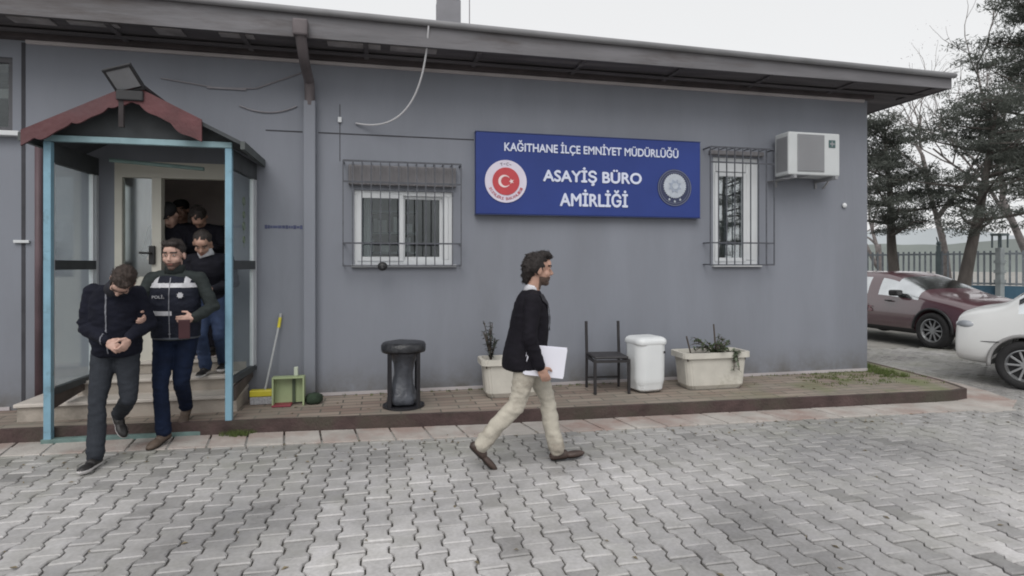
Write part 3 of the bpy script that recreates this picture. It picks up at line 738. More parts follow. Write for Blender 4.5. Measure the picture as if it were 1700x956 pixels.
def arc_text(s, cx, cz, rad, a0, a1, size, y, m, par, flip=False):
    out = bmesh.new()
    for k, ch in enumerate(s):
        if ch == ' ': continue
        a = a0+(a1-a0)*k/max(1, len(s)-1); me = text_mesh(ch, None, size if ch != '.' else size*.2, .003, .01)
        wd = max(v.co.x for v in me.vertices)-min(v.co.x for v in me.vertices); 
        for v in me.vertices: v.co.x *= min(1, size*.8/max(wd, 1e-4))
        rotz = (a-R(90)) if not flip else (a+R(90))
        me.transform(Matrix.Translation((cx+rad*math.cos(a), y, cz+rad*math.sin(a))) @ Matrix.Rotation(R(90), 4, 'X') @ Matrix.Rotation(rotz, 4, 'Z'))
        out.from_mesh(me)
    return obj('ring_lettering', out, m, par)
e1 = B(); disc(e1, 0, 0, .255, -.003, -.012); em = obj('emblem', e1, mat('emblem_white', (.62,.58,.68), .5, .04), sg); em.location = (1.462-2.565, -.055+.002, 2.615-2.71); em['label'] = 'white ringed emblem with red crescent disc'
bm = B(); disc(bm, 0, -.0, .165, -.0125, -.018); ed = obj('red_disc', bm, mat('emblem_red', (.46,.05,.06), .5, .08), em)
# crescent and star
bm = B(); n = 40; pts = []
for k in range(n+1): a = R(40)+R(280)*k/n; pts.append((.075*math.cos(a)-.02, .075*math.sin(a)))
for k in range(n+1):
    a = R(320)-R(280)*k/n; a2 = a
    pts.append((.058*math.cos(a)+.0-.005, .058*math.sin(a)))
prism(bm, pts, .0, .004, Matrix.Translation((0, -.0175, 0)) @ Matrix.Rotation(R(90), 4, 'X'))
pts = []
for k in range(10): a = R(180)+R(36)*k; r = .034 if k % 2 == 0 else .014; pts.append((.066+r*math.cos(a), r*math.sin(a)))
prism(bm, pts, 0, .004, Matrix.Translation((0, -.0175, 0)) @ Matrix.Rotation(R(90), 4, 'X'))
obj('crescent_and_star', bm, mat('emblem_star', (.75,.62,.62), .5, .04), em)
arc_text('T.C.', 0, 0, .207, R(105), R(75), .036, -.0135, mat('emblem_text', (.12,.10,.13), .6), em)
arc_text('İÇİŞLERİ BAKANLIĞI', 0, 0, .207, R(205), R(335), .034, -.0135, mat('emblem_text_red', (.40,.10,.12), .6), em, True)
e2 = B(); disc(e2, 0, 0, .235, -.003, -.009); em2 = obj('emblem', e2, mat('emblem_navy', (.028,.036,.085), .5, .06), sg); em2.location = (3.665-2.565, -.055+.002, 2.60-2.71); em2['label'] = 'dark ringed emblem with silver sunburst disc'
bm = B(); 
for r0, r1 in ((.222, .229), (.196, .201)):
    ring = []
    for k in range(64):
        a = 2*math.pi*k/64; ring.append([bm.verts.new((r*math.cos(a), -.011, r*math.sin(a))) for r in (r0, r1)])
    for k in range(64): bm.faces.new((ring[k][0], ring[k][1], ring[(k+1)%64][1], ring[(k+1)%64][0]))
obj('ring', bm, mat('emblem_ring_grey', (.16,.18,.26), .5), em2)
bm = B(); pts = []
for k in range(64): a = 2*math.pi*k/64; r = .160 if k % 2 else .148; pts.append((r*math.cos(a), r*math.sin(a)+.022))
prism(bm, pts, 0, .006, Matrix.Translation((0, -.0095, 0)) @ Matrix.Rotation(R(90), 4, 'X')); obj('silver_disc', bm, mat('emblem_silver', (.42,.46,.52), .4, .1, 20), em2)
bm = B(); pts = []
for k in range(16): a = 2*math.pi*k/16; r = .095 if k % 2 else .06; pts.append((r*math.cos(a), r*math.sin(a)+.02))
prism(bm, pts, 0, .004, Matrix.Translation((0, -.0158, 0)) @ Matrix.Rotation(R(90), 4, 'X')); obj('sunburst', bm, mat('emblem_sun', (.30,.34,.42), .4, .2, 40), em2)
bm = B(); disc(bm, 0, .02, .04, -.020, -.024); 
for sx in (-1, 0, 1):
    pts = []
    for k in range(10): a = R(90)+R(36)*k; r = (.02 if k % 2 == 0 else .009); pts.append((sx*.075+r*math.cos(a), -.175+abs(sx)*.025+r*math.sin(a)))
    prism(bm, pts, 0, .004, Matrix.Translation((0, -.0095, 0)) @ Matrix.Rotation(R(90), 4, 'X'))
split_loose(obj('star', bm, mat('emblem_silver', ()), em2))

# ------------------------------------------------------------------ air conditioner
ac = thing('air_conditioner', 'white air conditioner outdoor unit on brackets below the eaves', 'air conditioner', (5.52, WY, 2.78))
M_acw = mat('ac_white', (.50,.52,.53), .45, .05, 3); M_acg = mat('ac_grille', (.26,.265,.28), .6, .05, 3)
bm = B(); box(bm, -.39, .385, -.36, -.08, .0, .56, .02, seg=3); obj('casing', bm, M_acw, ac)
bm = B(); box(bm, -.26, .14, -.372, -.361, .05, .53, .004)
for i in range(22): z = .065+i*.0215; box(bm, -.25, .13, -.377, -.3725, z, z+.008)
obj('fan_grille', bm, M_acg, ac)
bm = B(); box(bm, -.255, -.06, -.37, -.10, -.001, -.0005); box(bm, -.391, -.3905, -.34, -.12, .05, .5)
for i in range(16): z = .08+i*.026; box(bm, -.394, -.3915, -.34, -.12, z, z+.01)
obj('side_louvre', bm, M_acg, ac)
bm = B()
for x in (-.32, .30): box(bm, x-.02, x+.02, -.40, -.002, -.045, -.005); box(bm, x-.015, x+.015, -.02, -.002, -.12, -.046)
box(bm, -.46, -.36, -.34, -.002, -.05, -.0455); split_loose(obj('bracket', bm, M_acg, ac))
bm = B(); box(bm, .21, .31, -.366, -.3605, .37, .47, .004); obj('badge', bm, mat('ac_badge', (.05,.10,.10), .4), ac)
bm = B(); box(bm, .225, .295, -.369, -.3665, .41, .43); box(bm, .25, .265, -.3695, -.3665, .385, .455); obj('badge_mark', bm, M_acg, ac)
bm = B(); tube(bm, [(.38, -.2, .1), (.43, -.18, .05), (.44, -.06, -.05), (.40, -.03, -.12)], .012, 8); obj('pipe', bm, mat('ac_pipe', (.35,.35,.36), .6), ac, smooth=True)

# ------------------------------------------------------------------ small wall things
M_cab = mat('white_cable', (.50,.50,.52), .6, .05)
bm = B(); tube(bm, arcpts((.50, 6.36, 4.20), (.48, 6.75, 3.05), (-.28, WY-.02, 3.24), 30), .011, 6)
tag(obj('hanging_cable', bm, M_cab, smooth=True), 'white cable hanging in a curve from the roof edge to the wall', 'cable')
bm = B(); box(bm, -.475, -.435, WY-.03, WY-.001, 3.24, 3.30, .004); tag(obj('junction_box', bm, M_white), 'tiny white junction box near the end of the hanging cable', 'junction box')
bm = B(); tube(bm, [(-2.3, WY-.012, 3.62), (-1.75, WY-.012, 3.55), (-1.35, WY-.012, 3.57), (-.86, WY-.012, 3.78)], .008, 6); box(bm, -1.85, -1.45, WY-.02, WY-.002, 3.54, 3.56)
tag(obj('wall_cable', bm, mat('grey_cable', (.25,.24,.26), .7), smooth=False), 'thin grey cable clipped to the wall above the porch', 'cable')
bm = B(); tube(bm, arcpts((-1.52, WY-.012, 3.37), (-1.2, WY-.012, 3.24), (-.92, WY-.012, 3.40), 14), .008, 6)
tag(obj('wall_cable', bm, mat('grey_cable', ())), 'short sagging wire on the wall right of the porch gable', 'cable')
bm = B(); rr = random.Random(8); x = -1.26
while x < -.87:
    w = rr.uniform(.02, .05); h = rr.uniform(.012, .022); box(bm, x, x+w, WY-.0025, WY-.0003, 2.04-h, 2.04+h); x += w+.004
tag(obj('faded_stencil', bm, mat('faded_blue', (.075,.085,.16), .8, .3, 12)), 'faded blue stencilled strip on the grey wall beside the porch', 'stencil')
bm = B(); box(bm, -3.66, -3.52, WY-.03, WY-.006, 1.84, 1.87, .004); tag(obj('pipe_clip', bm, M_white), 'small white clip on the wall left of the porch', 'clip')
bm = B(); sph(bm, (6.28, WY-.02, 2.44), (.035, .02, .035)); tag(obj('wall_plug', bm, M_white, smooth=True), 'small white round plug on the wall right of the air conditioner', 'plug')
bm = B(); sph(bm, (.02, 6.80, 1.60), (.055, .05, .05)); box(bm, -.0, .04, 6.75, 6.84, 1.56, 1.60); tag(obj('small_lamp', bm, mat('black_plastic', ()), smooth=True), 'small black lamp clamped at the bottom of the wide window grille', 'lamp')

# roof loudspeaker / antenna box
rs = thing('roof_cabinet', 'grey box on a short white mount standing on the roof edge', 'equipment box', (.74, 6.62, 4.16))
bm = B(); box(bm, -.13, .13, -.09, .09, .14, .40, .006); box(bm, -.125, .125, -.088, .088, .41, .75, .006); obj('box', bm, mat('roof_box_grey', (.20,.20,.22), .6, .08), rs)
bm = B(); box(bm, -.06, .06, -.05, .05, -.02, .14); box(bm, -.13, .13, -.08, .08, .115, .139); obj('mount', bm, M_white, rs)
bm = B(); tube(bm, [(0, 0, -.12), (0, 0, .9)], .006, 6); o = obj('antenna', bm, mat('grey_cable', ())); o.location = (.98, 6.62, 4.2); tag(o, 'thin grey antenna rod beside the box on the roof', 'antenna')

# ------------------------------------------------------------------ waste bin with liner
M_blk = mat('black_metal_bin', (.018,.018,.022), .45, .15, 10)
tb = thing('litter_bin', 'black round frame litter bin with a black liner bag', 'bin', (.235, 6.32, PZ))
bm = B(); lathe(bm, [(.0, .675), (.18, .68), (.215, .672), (.232, .65), (.235, .60), (.225, .575), (.215, .60), (.20, .62), (.0, .62)], 40)
lm = bm; me = bpy.data.meshes.new('x'); lm.to_mesh(me); lm.free(); displace(me, lambda p: .006*noise.noise(p*14)); obj('rim', me, mat('liner_black', (.022,.023,.027), .35, .3, 15, .5, 30), tb, True)
for a in (45, 135, 225, 315):
    bm = B(); c, s = math.cos(R(a)), math.sin(R(a)); boxc(bm, (0, 0, 0), (.042, .02, .58), bev=.003)
    bmesh.ops.transform(bm, matrix=Matrix.Translation((.205*c, .205*s, .30)) @ Matrix.Rotation(R(a+90), 4, 'Z'), verts=bm.verts); obj('leg', bm, M_blk, tb)
bm = B(); lathe(bm, [(.205, .0), (.218, .0), (.218, .02), (.205, .02), (.205, .0)], 40); lathe(bm, [(0, .01), (.2, .01), (.2, .02), (0, .02)], 40); obj('base_ring', bm, M_blk, tb)
bm = B(); prof = [(.0, .03), (.13, .03), (.165, .05), (.16, .11), (.12, .22), (.095, .34), (.11, .46), (.16, .55), (.205, .60)]
lathe(bm, prof, 40); me = bpy.data.meshes.new('x'); bm.to_mesh(me); bm.free()
displace(me, lambda p: .022*noise.noise(Vector((p.x*9, p.y*9, p.z*3)))+.012*noise.noise(p*20)); obj('liner_bag', me, mat('bag_grey', (.06,.065,.078), .3, .3, 8, .5, 25), tb, True)

# ------------------------------------------------------------------ planters
M_plant = mat('planter_cream', (.52,.50,.45), .7, .10, 5, .1, 30, col2=(.33,.31,.25), c2scale=3, c2lo=.56, c2hi=.75)
M_soil = mat('soil', (.06,.045,.035), 1, .4, 30, .6, 40)
M_leaf = mat('leaf_green', (.055,.085,.035), .6, .4, 12); M_leafd = mat('leaf_dark', (.025,.032,.025), .6, .4, 12); M_stem = mat('stem_brown', (.07,.055,.045), .9, .3, 20)
def planter(loc, rot, L, D, Hh, label):
    t = thing('planter', label, 'planter', loc, rot)
    bm = B(); k = .86
    def rp(l, d, z, c=.05):
        o = []
        for sx, sy in ((1, 1), (-1, 1), (-1, -1), (1, -1)):
            for q in ((1, 0), (0, 1)) if sx*sy > 0 else ((0, 1), (1, 0)):
                o.append(bm.verts.new((sx*(l/2-(c if not q[0] else 0)), sy*(d/2-(c if not q[1] else 0)), z)))
        return o
    rings = [rp(L*k-.06, D*k-.06, 0), rp(L*k, D*k, .05), rp(L-.05, D-.05, Hh-.07), rp(L+.02, D+.02, Hh-.065), rp(L+.02, D+.02, Hh), rp(L-.05, D-.05, Hh), rp(L-.07, D-.07, Hh-.05)]
    for a, b in zip(rings, rings[1:]):
        for i in range(8): bm.faces.new((a[i], a[(i+1)%8], b[(i+1)%8], b[i]))
    bm.faces.new(rings[0][::-1]); bmesh.ops.bevel(bm, geom=[e for e in bm.edges if abs(e.verts[0].co.z-e.verts[1].co.z) > .02], offset=.015, segments=3, affect='EDGES')
    obj('tub', bm, M_plant, t, False)
    bm = B(); box(bm, -L/2+.045, L/2-.045, -D/2+.045, D/2-.045, Hh-.10, Hh-.05); bmesh.ops.subdivide_edges(bm, edges=bm.edges, cuts=6, use_grid_fill=True)
    for v in bm.verts:
        if v.co.z > Hh-.06: v.co.z += .02*noise.noise(v.co*20)
    obj('soil', bm, M_soil, t, True); return t
def leafy(bm, base, n, h, spread, ls, rr, droop=0.):
    """stems with leaves: returns stem bm too"""
    st_ = []
    for _ in range(n):
        a = rr.uniform(0, 6.28); ln = h*rr.uniform(.5, 1); tip = Vector((math.cos(a)*spread*rr.uniform(.2, 1), math.sin(a)*spread*rr.uniform(.2, 1), ln))
        mid = tip*.5+Vector((0, 0, ln*.2)); tip.z -= droop*rr.random()
        pts = [Vector(base)+p for p in arcpts((0, 0, 0), mid, tip, 8)]; st_.append(pts)
        for p in pts[2:]:
            for _k in range(2):
                d = Vector((rr.gauss(0, 1), rr.gauss(0, 1), rr.gauss(.2, .6))).normalized(); x, y = frame_of(d); l = ls*rr.uniform(.6, 1.3); w = l*.28
                v = [bm.verts.new(p), bm.verts.new(p+d*l*.5+x*w), bm.verts.new(p+d*l-Vector((0, 0, l*.2))), bm.verts.new(p+d*l*.5-x*w)]
                bm.faces.new(v)
    return st_
def plant(loc, label, n, h, sp, ls, seed, m, droop=0., sticks=()):
    rr = random.Random(seed); t = thing('plant', label, 'plant', loc); lb = B(); s = leafy(lb, (0, 0, 0), n, h, sp, ls, rr, droop)
    obj('leaves', lb, m, t); sb = B()
    for p in s: tube(sb, p, [.005]*len(p), 5)
    for p in sticks: tube(sb, p, .009, 6)
    obj('stem', sb, M_stem, t); return t
planter((1.47, 6.60, PZ), 0, .74, .36, .43, 'cream tub planter half hidden behind the walking man')
plant((1.22, 6.60, PZ+.37), 'sparse dark leafed shrub in the tub behind the walking man', 12, .48, .2, .05, 3, M_leafd)
planter((3.93, 6.52, PZ), 0, .86, .40, .44, 'cream rectangular tub planter below the tall barred window')
plant((3.98, 6.50, PZ+.38), 'low green plant drooping over the rim of the right tub', 26, .30, .34, .05, 5, M_leaf, .18, sticks=[[(-.3, .02, 0), (-.36, .03, .24)], [(.02, 0, 0), (.0, .02, .38)]])
plant((4.14, 6.32, PZ+.43), 'small grey green clump hanging over the front of the right tub', 12, .05, .07, .045, 9, mat('leaf_greygreen', (.12,.15,.10), .8, .3, 12), .26)

# ------------------------------------------------------------------ broken chair
ch = thing('metal_chair', 'black metal chair with bare back posts beside the white bin', 'chair', (2.62, 6.58, PZ), R(-6))
Mc = mat('chair_black', (.022,.02,.022), .5, .2, 10)
bm = B(); box(bm, -.20, .20, -.20, .20, .40, .43, .012); obj('seat', bm, mat('chair_seat', (.035,.033,.036), .6, .2, 8), ch)
for x in (-.20, .20):
    bm = B(); boxc(bm, (x, -.20, .2), (.032, .032, .40), bev=.004); obj('leg', bm, Mc, ch)
    bm = B(); tube(bm, [(x, .21, 0), (x, .20, .42), (x, .23, .80)], [.016, .018, .018], 8); obj('back_post', bm, Mc, ch)
bm = B()
for x in (-.2, .2): boxc(bm, (x, 0, .375), (.026, .4, .03))
boxc(bm, (0, .2, .375), (.38, .026, .03)); boxc(bm, (0, -.2, .375), (.38, .026, .03)); boxc(bm, (0, .2, .12), (.38, .02, .02)); split_loose(obj('seat_frame', bm, Mc, ch))
# ------------------------------------------------------------------ white bin
wb = thing('plastic_bin', 'white plastic bin with flat lid between the chair and the right tub', 'bin', (3.06, 6.48, PZ), R(8))
Mw = mat('bin_white', (.66,.68,.69), .45, .03, 4)
bm = B(); box(bm, -.20, .20, -.19, .19, 0, .58, .125, seg=8)
for v in bm.verts:
    k = .95+.05*min(1, v.co.z/.58); v.co.z = .58*min(1, max(0, (v.co.z-.0)/.46)) if v.co.z > .13 else v.co.z*.58/.46*.55 if v.co.z < .06 else v.co.z*.58/.46; v.co.x *= k; v.co.y *= k
obj('tub', bm, Mw, wb, False)
bm = B(); box(bm, -.203, .203, -.193, .193, .50, .70, .09, seg=7)
for v in bm.verts: v.co.z = .555+max(0, v.co.z-.55)*.62
obj('lid', bm, Mw, wb)
bm = B(); box(bm, .02, .09, -.1745, -.1735, .42, .49); obj('label_plate', bm, mat('label_grey', (.45,.47,.48), .6), wb)
bm = B()
for x in (.105, .135): box(bm, x, x+.022, -.1755, -.1735, .455, .48)
obj('label_mark', bm, mat('black_plastic', ()), wb)

# ------------------------------------------------------------------ cleaning tools
mp_ = thing('floor_squeegee', 'long handled yellow floor brush leaning on the grey wall', 'brush', (-1.20, 6.76, PZ))
bm = B(); box(bm, -.16, .12, -.05, .04, .08, .15, .012); obj('head', bm, mat('yellow_plastic', (.60,.52,.04), .4, .08), mp_)
bm = B(); box(bm, -.155, .115, -.045, .035, .0, .079, .004); obj('bristles', bm, mat('bristle_grey', (.35,.35,.37), .9, .3, 60), mp_)
bm = B(); tube(bm, [(-.01, 0, .15), (.10, .20, .83)], .011, 8); obj('handle', bm, mat('handle_grey', (.38,.39,.40), .4), mp_)
bm = B(); tube(bm, [(.095, .19, .79), (.108, .215, .90)], .017, 8); obj('grip', bm, mat('yellow_plastic', ()), mp_)
bm = B(); tube(bm, [(.108, .217, .90), (.112, .222, .945)], .015, 8); obj('grip_end', bm, mat('handle_grey', ()), mp_)
dp = thing('dustpan', 'pale green upright dustpan standing beside the yellow brush', 'dustpan', (-.92, 6.62, PZ))
Mg = mat('dustpan_green', (.30,.36,.20), .5, .1)
bm = B(); box(bm, -.19, .13, .05, .065, .02, .29); box(bm, -.19, -.175, -.06, .05, .0, .29); box(bm, .115, .13, -.06, .05, .0, .29); box(bm, -.19, .13, -.06, .05, .291, .305); obj('pan', bm, Mg, dp)
bm = B(); box(bm, -.19, .0, -.08, .06, .0, .018, .004); obj('lip', bm, mat('dark_red_plastic', (.22,.03,.05), .5), dp)
bm = B(); box(bm, .02, .06, -.0, .04, .306, .40, .006); obj('handle', bm, mat('dustpan_pale', (.42,.46,.38), .5), dp)
bm = B(); box(bm, -.0, .03, .03, .049, .02, .28); obj('rib', bm, mat('dustpan_dark', (.05,.07,.04), .6), dp)
bm = B(); lathe(bm, [(.0, 0), (.07, 0), (.09, .03), (.085, .08), (.05, .105), (0, .105)], 20); me = bpy.data.meshes.new('x'); bm.to_mesh(me); bm.free(); displace(me, lambda p: .015*noise.noise(p*25))
o = obj('rag', me, mat('dark_green_rag', (.02,.035,.02), .9, .3, 20), None, True); o.location = (-.70, 6.66, PZ); tag(o, 'dark green crumpled rag on the pavement beside the dustpan', 'rag')

# ------------------------------------------------------------------ people
M_skin = mat('skin', (.42,.25,.19), .55, .08, 20); 
M_skin2 = mat('skin_pale', (.50,.32,.26), .55, .08, 20)
M_hair = mat('hair_dark', (.022,.016,.014), .55, .4, 60, .6, 120); M_hair2 = mat('hair_brown', (.036,.023,.018), .6, .4, 60, .6, 120)
M_eye = mat('eye_white', (.5,.48,.46), .3, .05); M_iris = mat('iris', (.02,.012,.01), .2, .05)
V = Vector
def hand_prims(bm, w, d, a, n, curl=35, s=1.0, spread=.0):
    """w wrist, d pointing direction, a towards the thumb, n palm normal"""
    w = V(w); d = V(d).normalized(); n = (V(n)-d*V(n).dot(d)).normalized(); a = (V(a)-d*V(a).dot(d)-n*V(a).dot(n)).normalized()
    rot = Matrix((a, d, n)).transposed()
    caps(bm, w-d*.02, .027*s, w+d*.03*s, .026*s)
    sph(bm, w+d*.052*s, (.041*s, .052*s, .018*s), rot)
    for i, (L, r) in enumerate(((.072, .0095), (.080, .010), (.075, .0095), (.060, .0085))):
        off = (.030-.020*i)*s; p = w+d*.088*s+a*off-n*.0; ang = R(curl*.6+4*i)*-1; dirv = (d+a*(off*spread)).normalized()
        for k, f in enumerate((.46, .30, .24)):
            q = p + (dirv*math.cos(ang)+n*(-math.sin(ang)))*L*f*s
            caps(bm, p, r*s*(1-.08*k), q, r*s*(.95-.08*k), 10); p = q; ang -= R(curl)
    p = w+d*.028*s+a*.030*s; q = p+(d*.55+a*.75+n*.25).normalized()*.040*s; r_ = q+(d*.85+a*.2+n*.45).normalized()*.034*s
    caps(bm, p, .014*s, q, .012*s, 10); caps(bm, q, .012*s, r_, .0095*s, 10)
def wrinkle(amp, seed=0, sc=1.):
    o = V((seed*3.1, seed*1.7, seed*.9))
    def f(p):
        a = noise.noise(V((p.x*7, p.y*7, p.z*17))*sc+o); b = noise.noise(V((p.x*16, p.y*16, p.z*30))*sc+o*2); c = noise.noise(p*3.2+o)
        return amp*(abs(a)*-1.2+.5*b+.7*c+.3)
    return f
def make_shoe(kind):
    bm = B()
    if kind == 'sneaker': caps(bm, (0,-.06,.045), .040, (0,.03,.045), .042); sph(bm, (0,.10,.035), (.045,.085,.034)); caps(bm, (0,-.045,.06), .042, (0,-.03,.10), .042)
    elif kind == 'boot': caps(bm, (0,-.06,.045), .042, (0,.03,.045), .043); sph(bm, (0,.10,.038), (.047,.085,.040)); caps(bm, (0,-.04,.06), .044, (0,-.03,.12), .044)
    else: caps(bm, (0,-.06,.04), .038, (0,.03,.04), .040); sph(bm, (0,.12,.03), (.041,.10,.028)); caps(bm, (0,-.04,.05), .040, (0,-.03,.08), .040)
    me = fuse(bm, .007, 3)
    for v in me.vertices:
        if v.co.z < .004: v.co.z = .004
    me.update(); return me
SHOES = {}

def loft(bm, rings, seg=28, T=None):
    """rings (z, cx, cy, rx, ry): a closed trunk shape of rounded sections"""
    rr_ = []
    for z, cx, cy, rx, ry in rings:
        o = []
        for k in range(seg):
            a = 2*math.pi*k/seg; c, s_ = math.cos(a), math.sin(a); p = V((cx+rx*math.copysign(abs(c)**.85, c), cy+ry*math.copysign(abs(s_)**.85, s_), z)); o.append(bm.verts.new(T @ p if T else p))
        rr_.append(o)
    bm.faces.new(rr_[0][::-1]); bm.faces.new(rr_[-1])
    for p, q in zip(rr_, rr_[1:]):
        for k in range(seg): bm.faces.new((p[k], p[(k+1)%seg], q[(k+1)%seg], q[k]))
def person(label, loc, rotz, J, top, bottom, shoe, hair, skin=M_skin, vox=.009, hairfn=None, beard=None, hands=None, rings=None, fat=1., coat_hem=.0, collar=None, cap=None, shoe_m=None, sole_m=None, group=None, sleeve_r=1., leg_r=1., jacket_extra=None, wr_amp=.009, flat_hem=None):
    t = thing('person', label, 'person', loc, rotz, group)
    g = lambda k: V(J[k]); HS = J.get('hs', 1.06)
    RH = Euler((R(-J.get('pitch', 0)), R(J.get('roll', 0)), R(J.get('yaw', 0))), 'XYZ').to_matrix()
    hc = g('head'); hp = lambda *p: hc + RH @ (V(p)*HS)
    def hs_(b, c, r, u=20, v=12): sph(b, hp(*c), tuple(x*HS for x in (r if hasattr(r, '__len__') else (r, r, r))), RH, u, v)
    pel, che, nek = g('pelvis'), g('chest'), g('neck')
    sh = {s: g('sh'+s) for s in 'RL'}; el = {s: g('el'+s) for s in 'RL'}; wr = {s: g('wr'+s) for s in 'RL'}
    hi = {s: g('hip'+s) for s in 'RL'}; kn = {s: g('kn'+s) for s in 'RL'}; an = {s: g('an'+s) for s in 'RL'}
    up = (che-pel).normalized(); xax = (sh['R']-sh['L']).normalized(); yax = up.cross(xax).normalized(); xax = yax.cross(up); TR = Matrix((xax, yax, up)).transposed()
    b = B()
    hs_(b, (0,-.012,.035), (.074,.094,.088), 24, 16); hs_(b, (0,.028,-.035), (.057,.064,.075)); hs_(b, (0,.062,-.092), (.026,.024,.020)); hs_(b, (0,.070,.045), (.050,.026,.040))
    caps(b, hp(0,.088,.014), .0075*HS, hp(0,.108,-.020), .0115*HS); hs_(b, (0,.102,-.026), (.017,.012,.009))
    for s in (-1, 1):
        hs_(b, (s*.030,.080,.030), (.024,.013,.007)); hs_(b, (s*.040,.058,-.026), (.022,.024,.026)); hs_(b, (s*.077,-.008,-.006), (.010,.020,.031))
        hs_(b, (s*.030,.076,.012), (.016,.010,.010))
    hs_(b, (0,.083,-.054), (.023,.011,.007)); hs_(b, (0,.081,-.066), (.020,.011,.007))
    caps(b, nek-V((0,0,.03)), .062, hp(0,-.02,-.055), .053*HS)
    sph(b, pel, (.145,.10,.11), TR); sph(b, (pel+che)/2, (.13,.095,.17), TR); sph(b, che, (.15,.10,.15), TR); caps(b, sh['L'], .045, nek-V((0,0,.03)), .055); caps(b, sh['R'], .045, nek-V((0,0,.03)), .055)
    for s in 'RL':
        chain(b, [sh[s], el[s], wr[s]], [.042, .034, .025]); chain(b, [hi[s], kn[s], an[s]], [.075, .048, .034])
        if hands and s in hands: hand_prims(b, wr[s], *hands[s])
        else: hand_prims(b, wr[s], (wr[s]-el[s]), V((0,1,0)), V((-1 if s == 'R' else 1, 0, 0)), 25)
    me = fuse(b, .0062 if vox < .012 else .010, 2, .35)
    body = obj('body', me, skin, t, True)
    IH = RH.inverted()
    def hl(c): return (IH @ (c-hc))/HS
    mz = hc.z-.4
    def hpeel(fn, off): return peel(me, lambda c, n: c.z > mz and fn(hl(c)), off)
    bro = hpeel(lambda q: abs(abs(q.x)-.031) < .019 and .030 < q.z < .041 and q.y > .06, .003)
    for o in (split_loose(obj('eyebrow', bro, hair, t)) if len(bro.polygons) else []): pass
    lip = hpeel(lambda q: abs(q.x) < .021 and -.068 < q.z < -.053 and q.y > .075, .0012)
    if len(lip.polygons): obj('lips', lip, mat('lips', (.30,.12,.10), .5, .1), t)
    for s in (-1, 1):
        e = B(); sph(e, hp(s*.030,.0815,.012), (.0115*HS,.007*HS,.0048*HS), RH, 12, 8); eo = obj('eye', e, M_eye, t, True)
        e = B(); sph(e, hp(s*.030,.087,.012), (.0048*HS,.0025*HS,.0046*HS), RH, 10, 6); obj('iris', e, M_iris, eo, True)
    if beard:
        bd = hpeel(lambda q: q.y > .0 and q.z < -.048 and q.z > -.14 and not (abs(q.x) < .020 and -.066 < q.z < -.054) and not (q.y > .098), .003)
        if len(bd.polygons): obj('beard', bd, beard, t)
    h = B(); hs_(h, (0,-.022,.050), (.080,.092,.082), 24, 16); hs_(h, (0,-.055,.0), (.068,.045,.070))
    if hairfn: hairfn(h, hs_)
    hm = fuse(h, .0075, 2, .4); displace(hm, lambda p: .008*noise.noise(V((p.x*60, p.y*60, p.z*22)))+.009*noise.noise(p*20)); 
    if vox < .012:
        rs_ = random.Random(len(label)); bs_ = bmesh.new(); bs_.from_mesh(hm); vs_ = [(v.co.copy(), v.normal.copy()) for v in bs_.verts]
        back = RH @ V((0,-1,-.35))
        for _ in range(900):
            p, n_ = vs_[rs_.randrange(len(vs_))]; d_ = (back-n_*back.dot(n_)).normalized()+n_*rs_.uniform(.05, .5)+V((rs_.gauss(0,.25), rs_.gauss(0,.25), rs_.gauss(0,.25))); d_.normalize()
            x_ = d_.cross(n_); 
            if x_.length < .1: continue
            x_.normalize(); l_ = rs_.uniform(.012, .030); w_ = .0022
            a_ = bs_.verts.new(p-x_*w_-n_*.003); b_ = bs_.verts.new(p+x_*w_-n_*.003); c_ = bs_.verts.new(p+d_*l_); e_ = bs_.verts.new(p+d_*l_*.5+n_*.004)
            bs_.faces.new((a_, b_, e_)); bs_.faces.new((b_, c_, e_)); bs_.faces.new((c_, a_, e_))
        bs_.to_mesh(hm); bs_.free()
    obj('hair', hm, hair, t, True)
    if cap:
        c = B(); hs_(c, (0,-.015,.060), (.092,.104,.080), 24, 16); hs_(c, (0,.10,.062), (.062,.055,.010)); obj('cap', fuse(c, .007, 3), cap, t, True)
    # trousers
    b = B(); sph(b, pel-up*.01, (.158*fat,.118*fat,.12), TR)
    for s in 'RL':
        mid = (hi[s]+kn[s])/2+V((0,.0,0)); k2 = (kn[s]*.5+an[s]*.5)-V((0,.012,0)); a2 = an[s]+(kn[s]-an[s]).normalized()*.015
        chain(b, [hi[s], mid, kn[s], k2, a2], [.100*leg_r, .084*leg_r, .066*leg_r, .066*leg_r, .064*leg_r])
    tm = fuse(b, vox, 5); w0_ = wrinkle(.007 if leg_r < 1.01 else .012, 1+len(label)%5)
    ks = [kn['R'], kn['L'], hi['R'], hi['L'], an['R'], an['L']]
    def wt(p): 
        k = max(max(0, 1-(p-q).length/.20) for q in ks); return w0_(p)*(.6+1.1*k)
    displace(tm, wt); obj('trousers', tm, bottom, t, True)
    # top
    b = B(); hem = pel-up*coat_hem
    if rings: loft(b, rings)
    else:
        sph(b, hem, (.170*fat,.130*fat,.10), TR); sph(b, pel*.5+che*.5, (.168*fat,.128*fat,.20), TR); sph(b, che, (.180*fat,.128*fat,.17), TR); sph(b, che+up*.08, (.165*fat,.105*fat,.10), TR)
    nb = nek-V((0,0,.05))
    for s in 'RL':
        caps(b, sh[s], .064*fat, nek-V((0,0,.035)), .070); m1 = (sh[s]+el[s])/2; m2 = (el[s]+wr[s])/2
        chain(b, [sh[s], m1, el[s], m2, wr[s]-(wr[s]-el[s]).normalized()*.012], [.064*sleeve_r, .058*sleeve_r, .053*sleeve_r, .048*sleeve_r, .041*sleeve_r])
    if jacket_extra: jacket_extra(b)
    jm = fuse(b, vox, 4); w1_ = wrinkle(wr_amp, 2+len(label)%7); ka = [el['R'], el['L']]
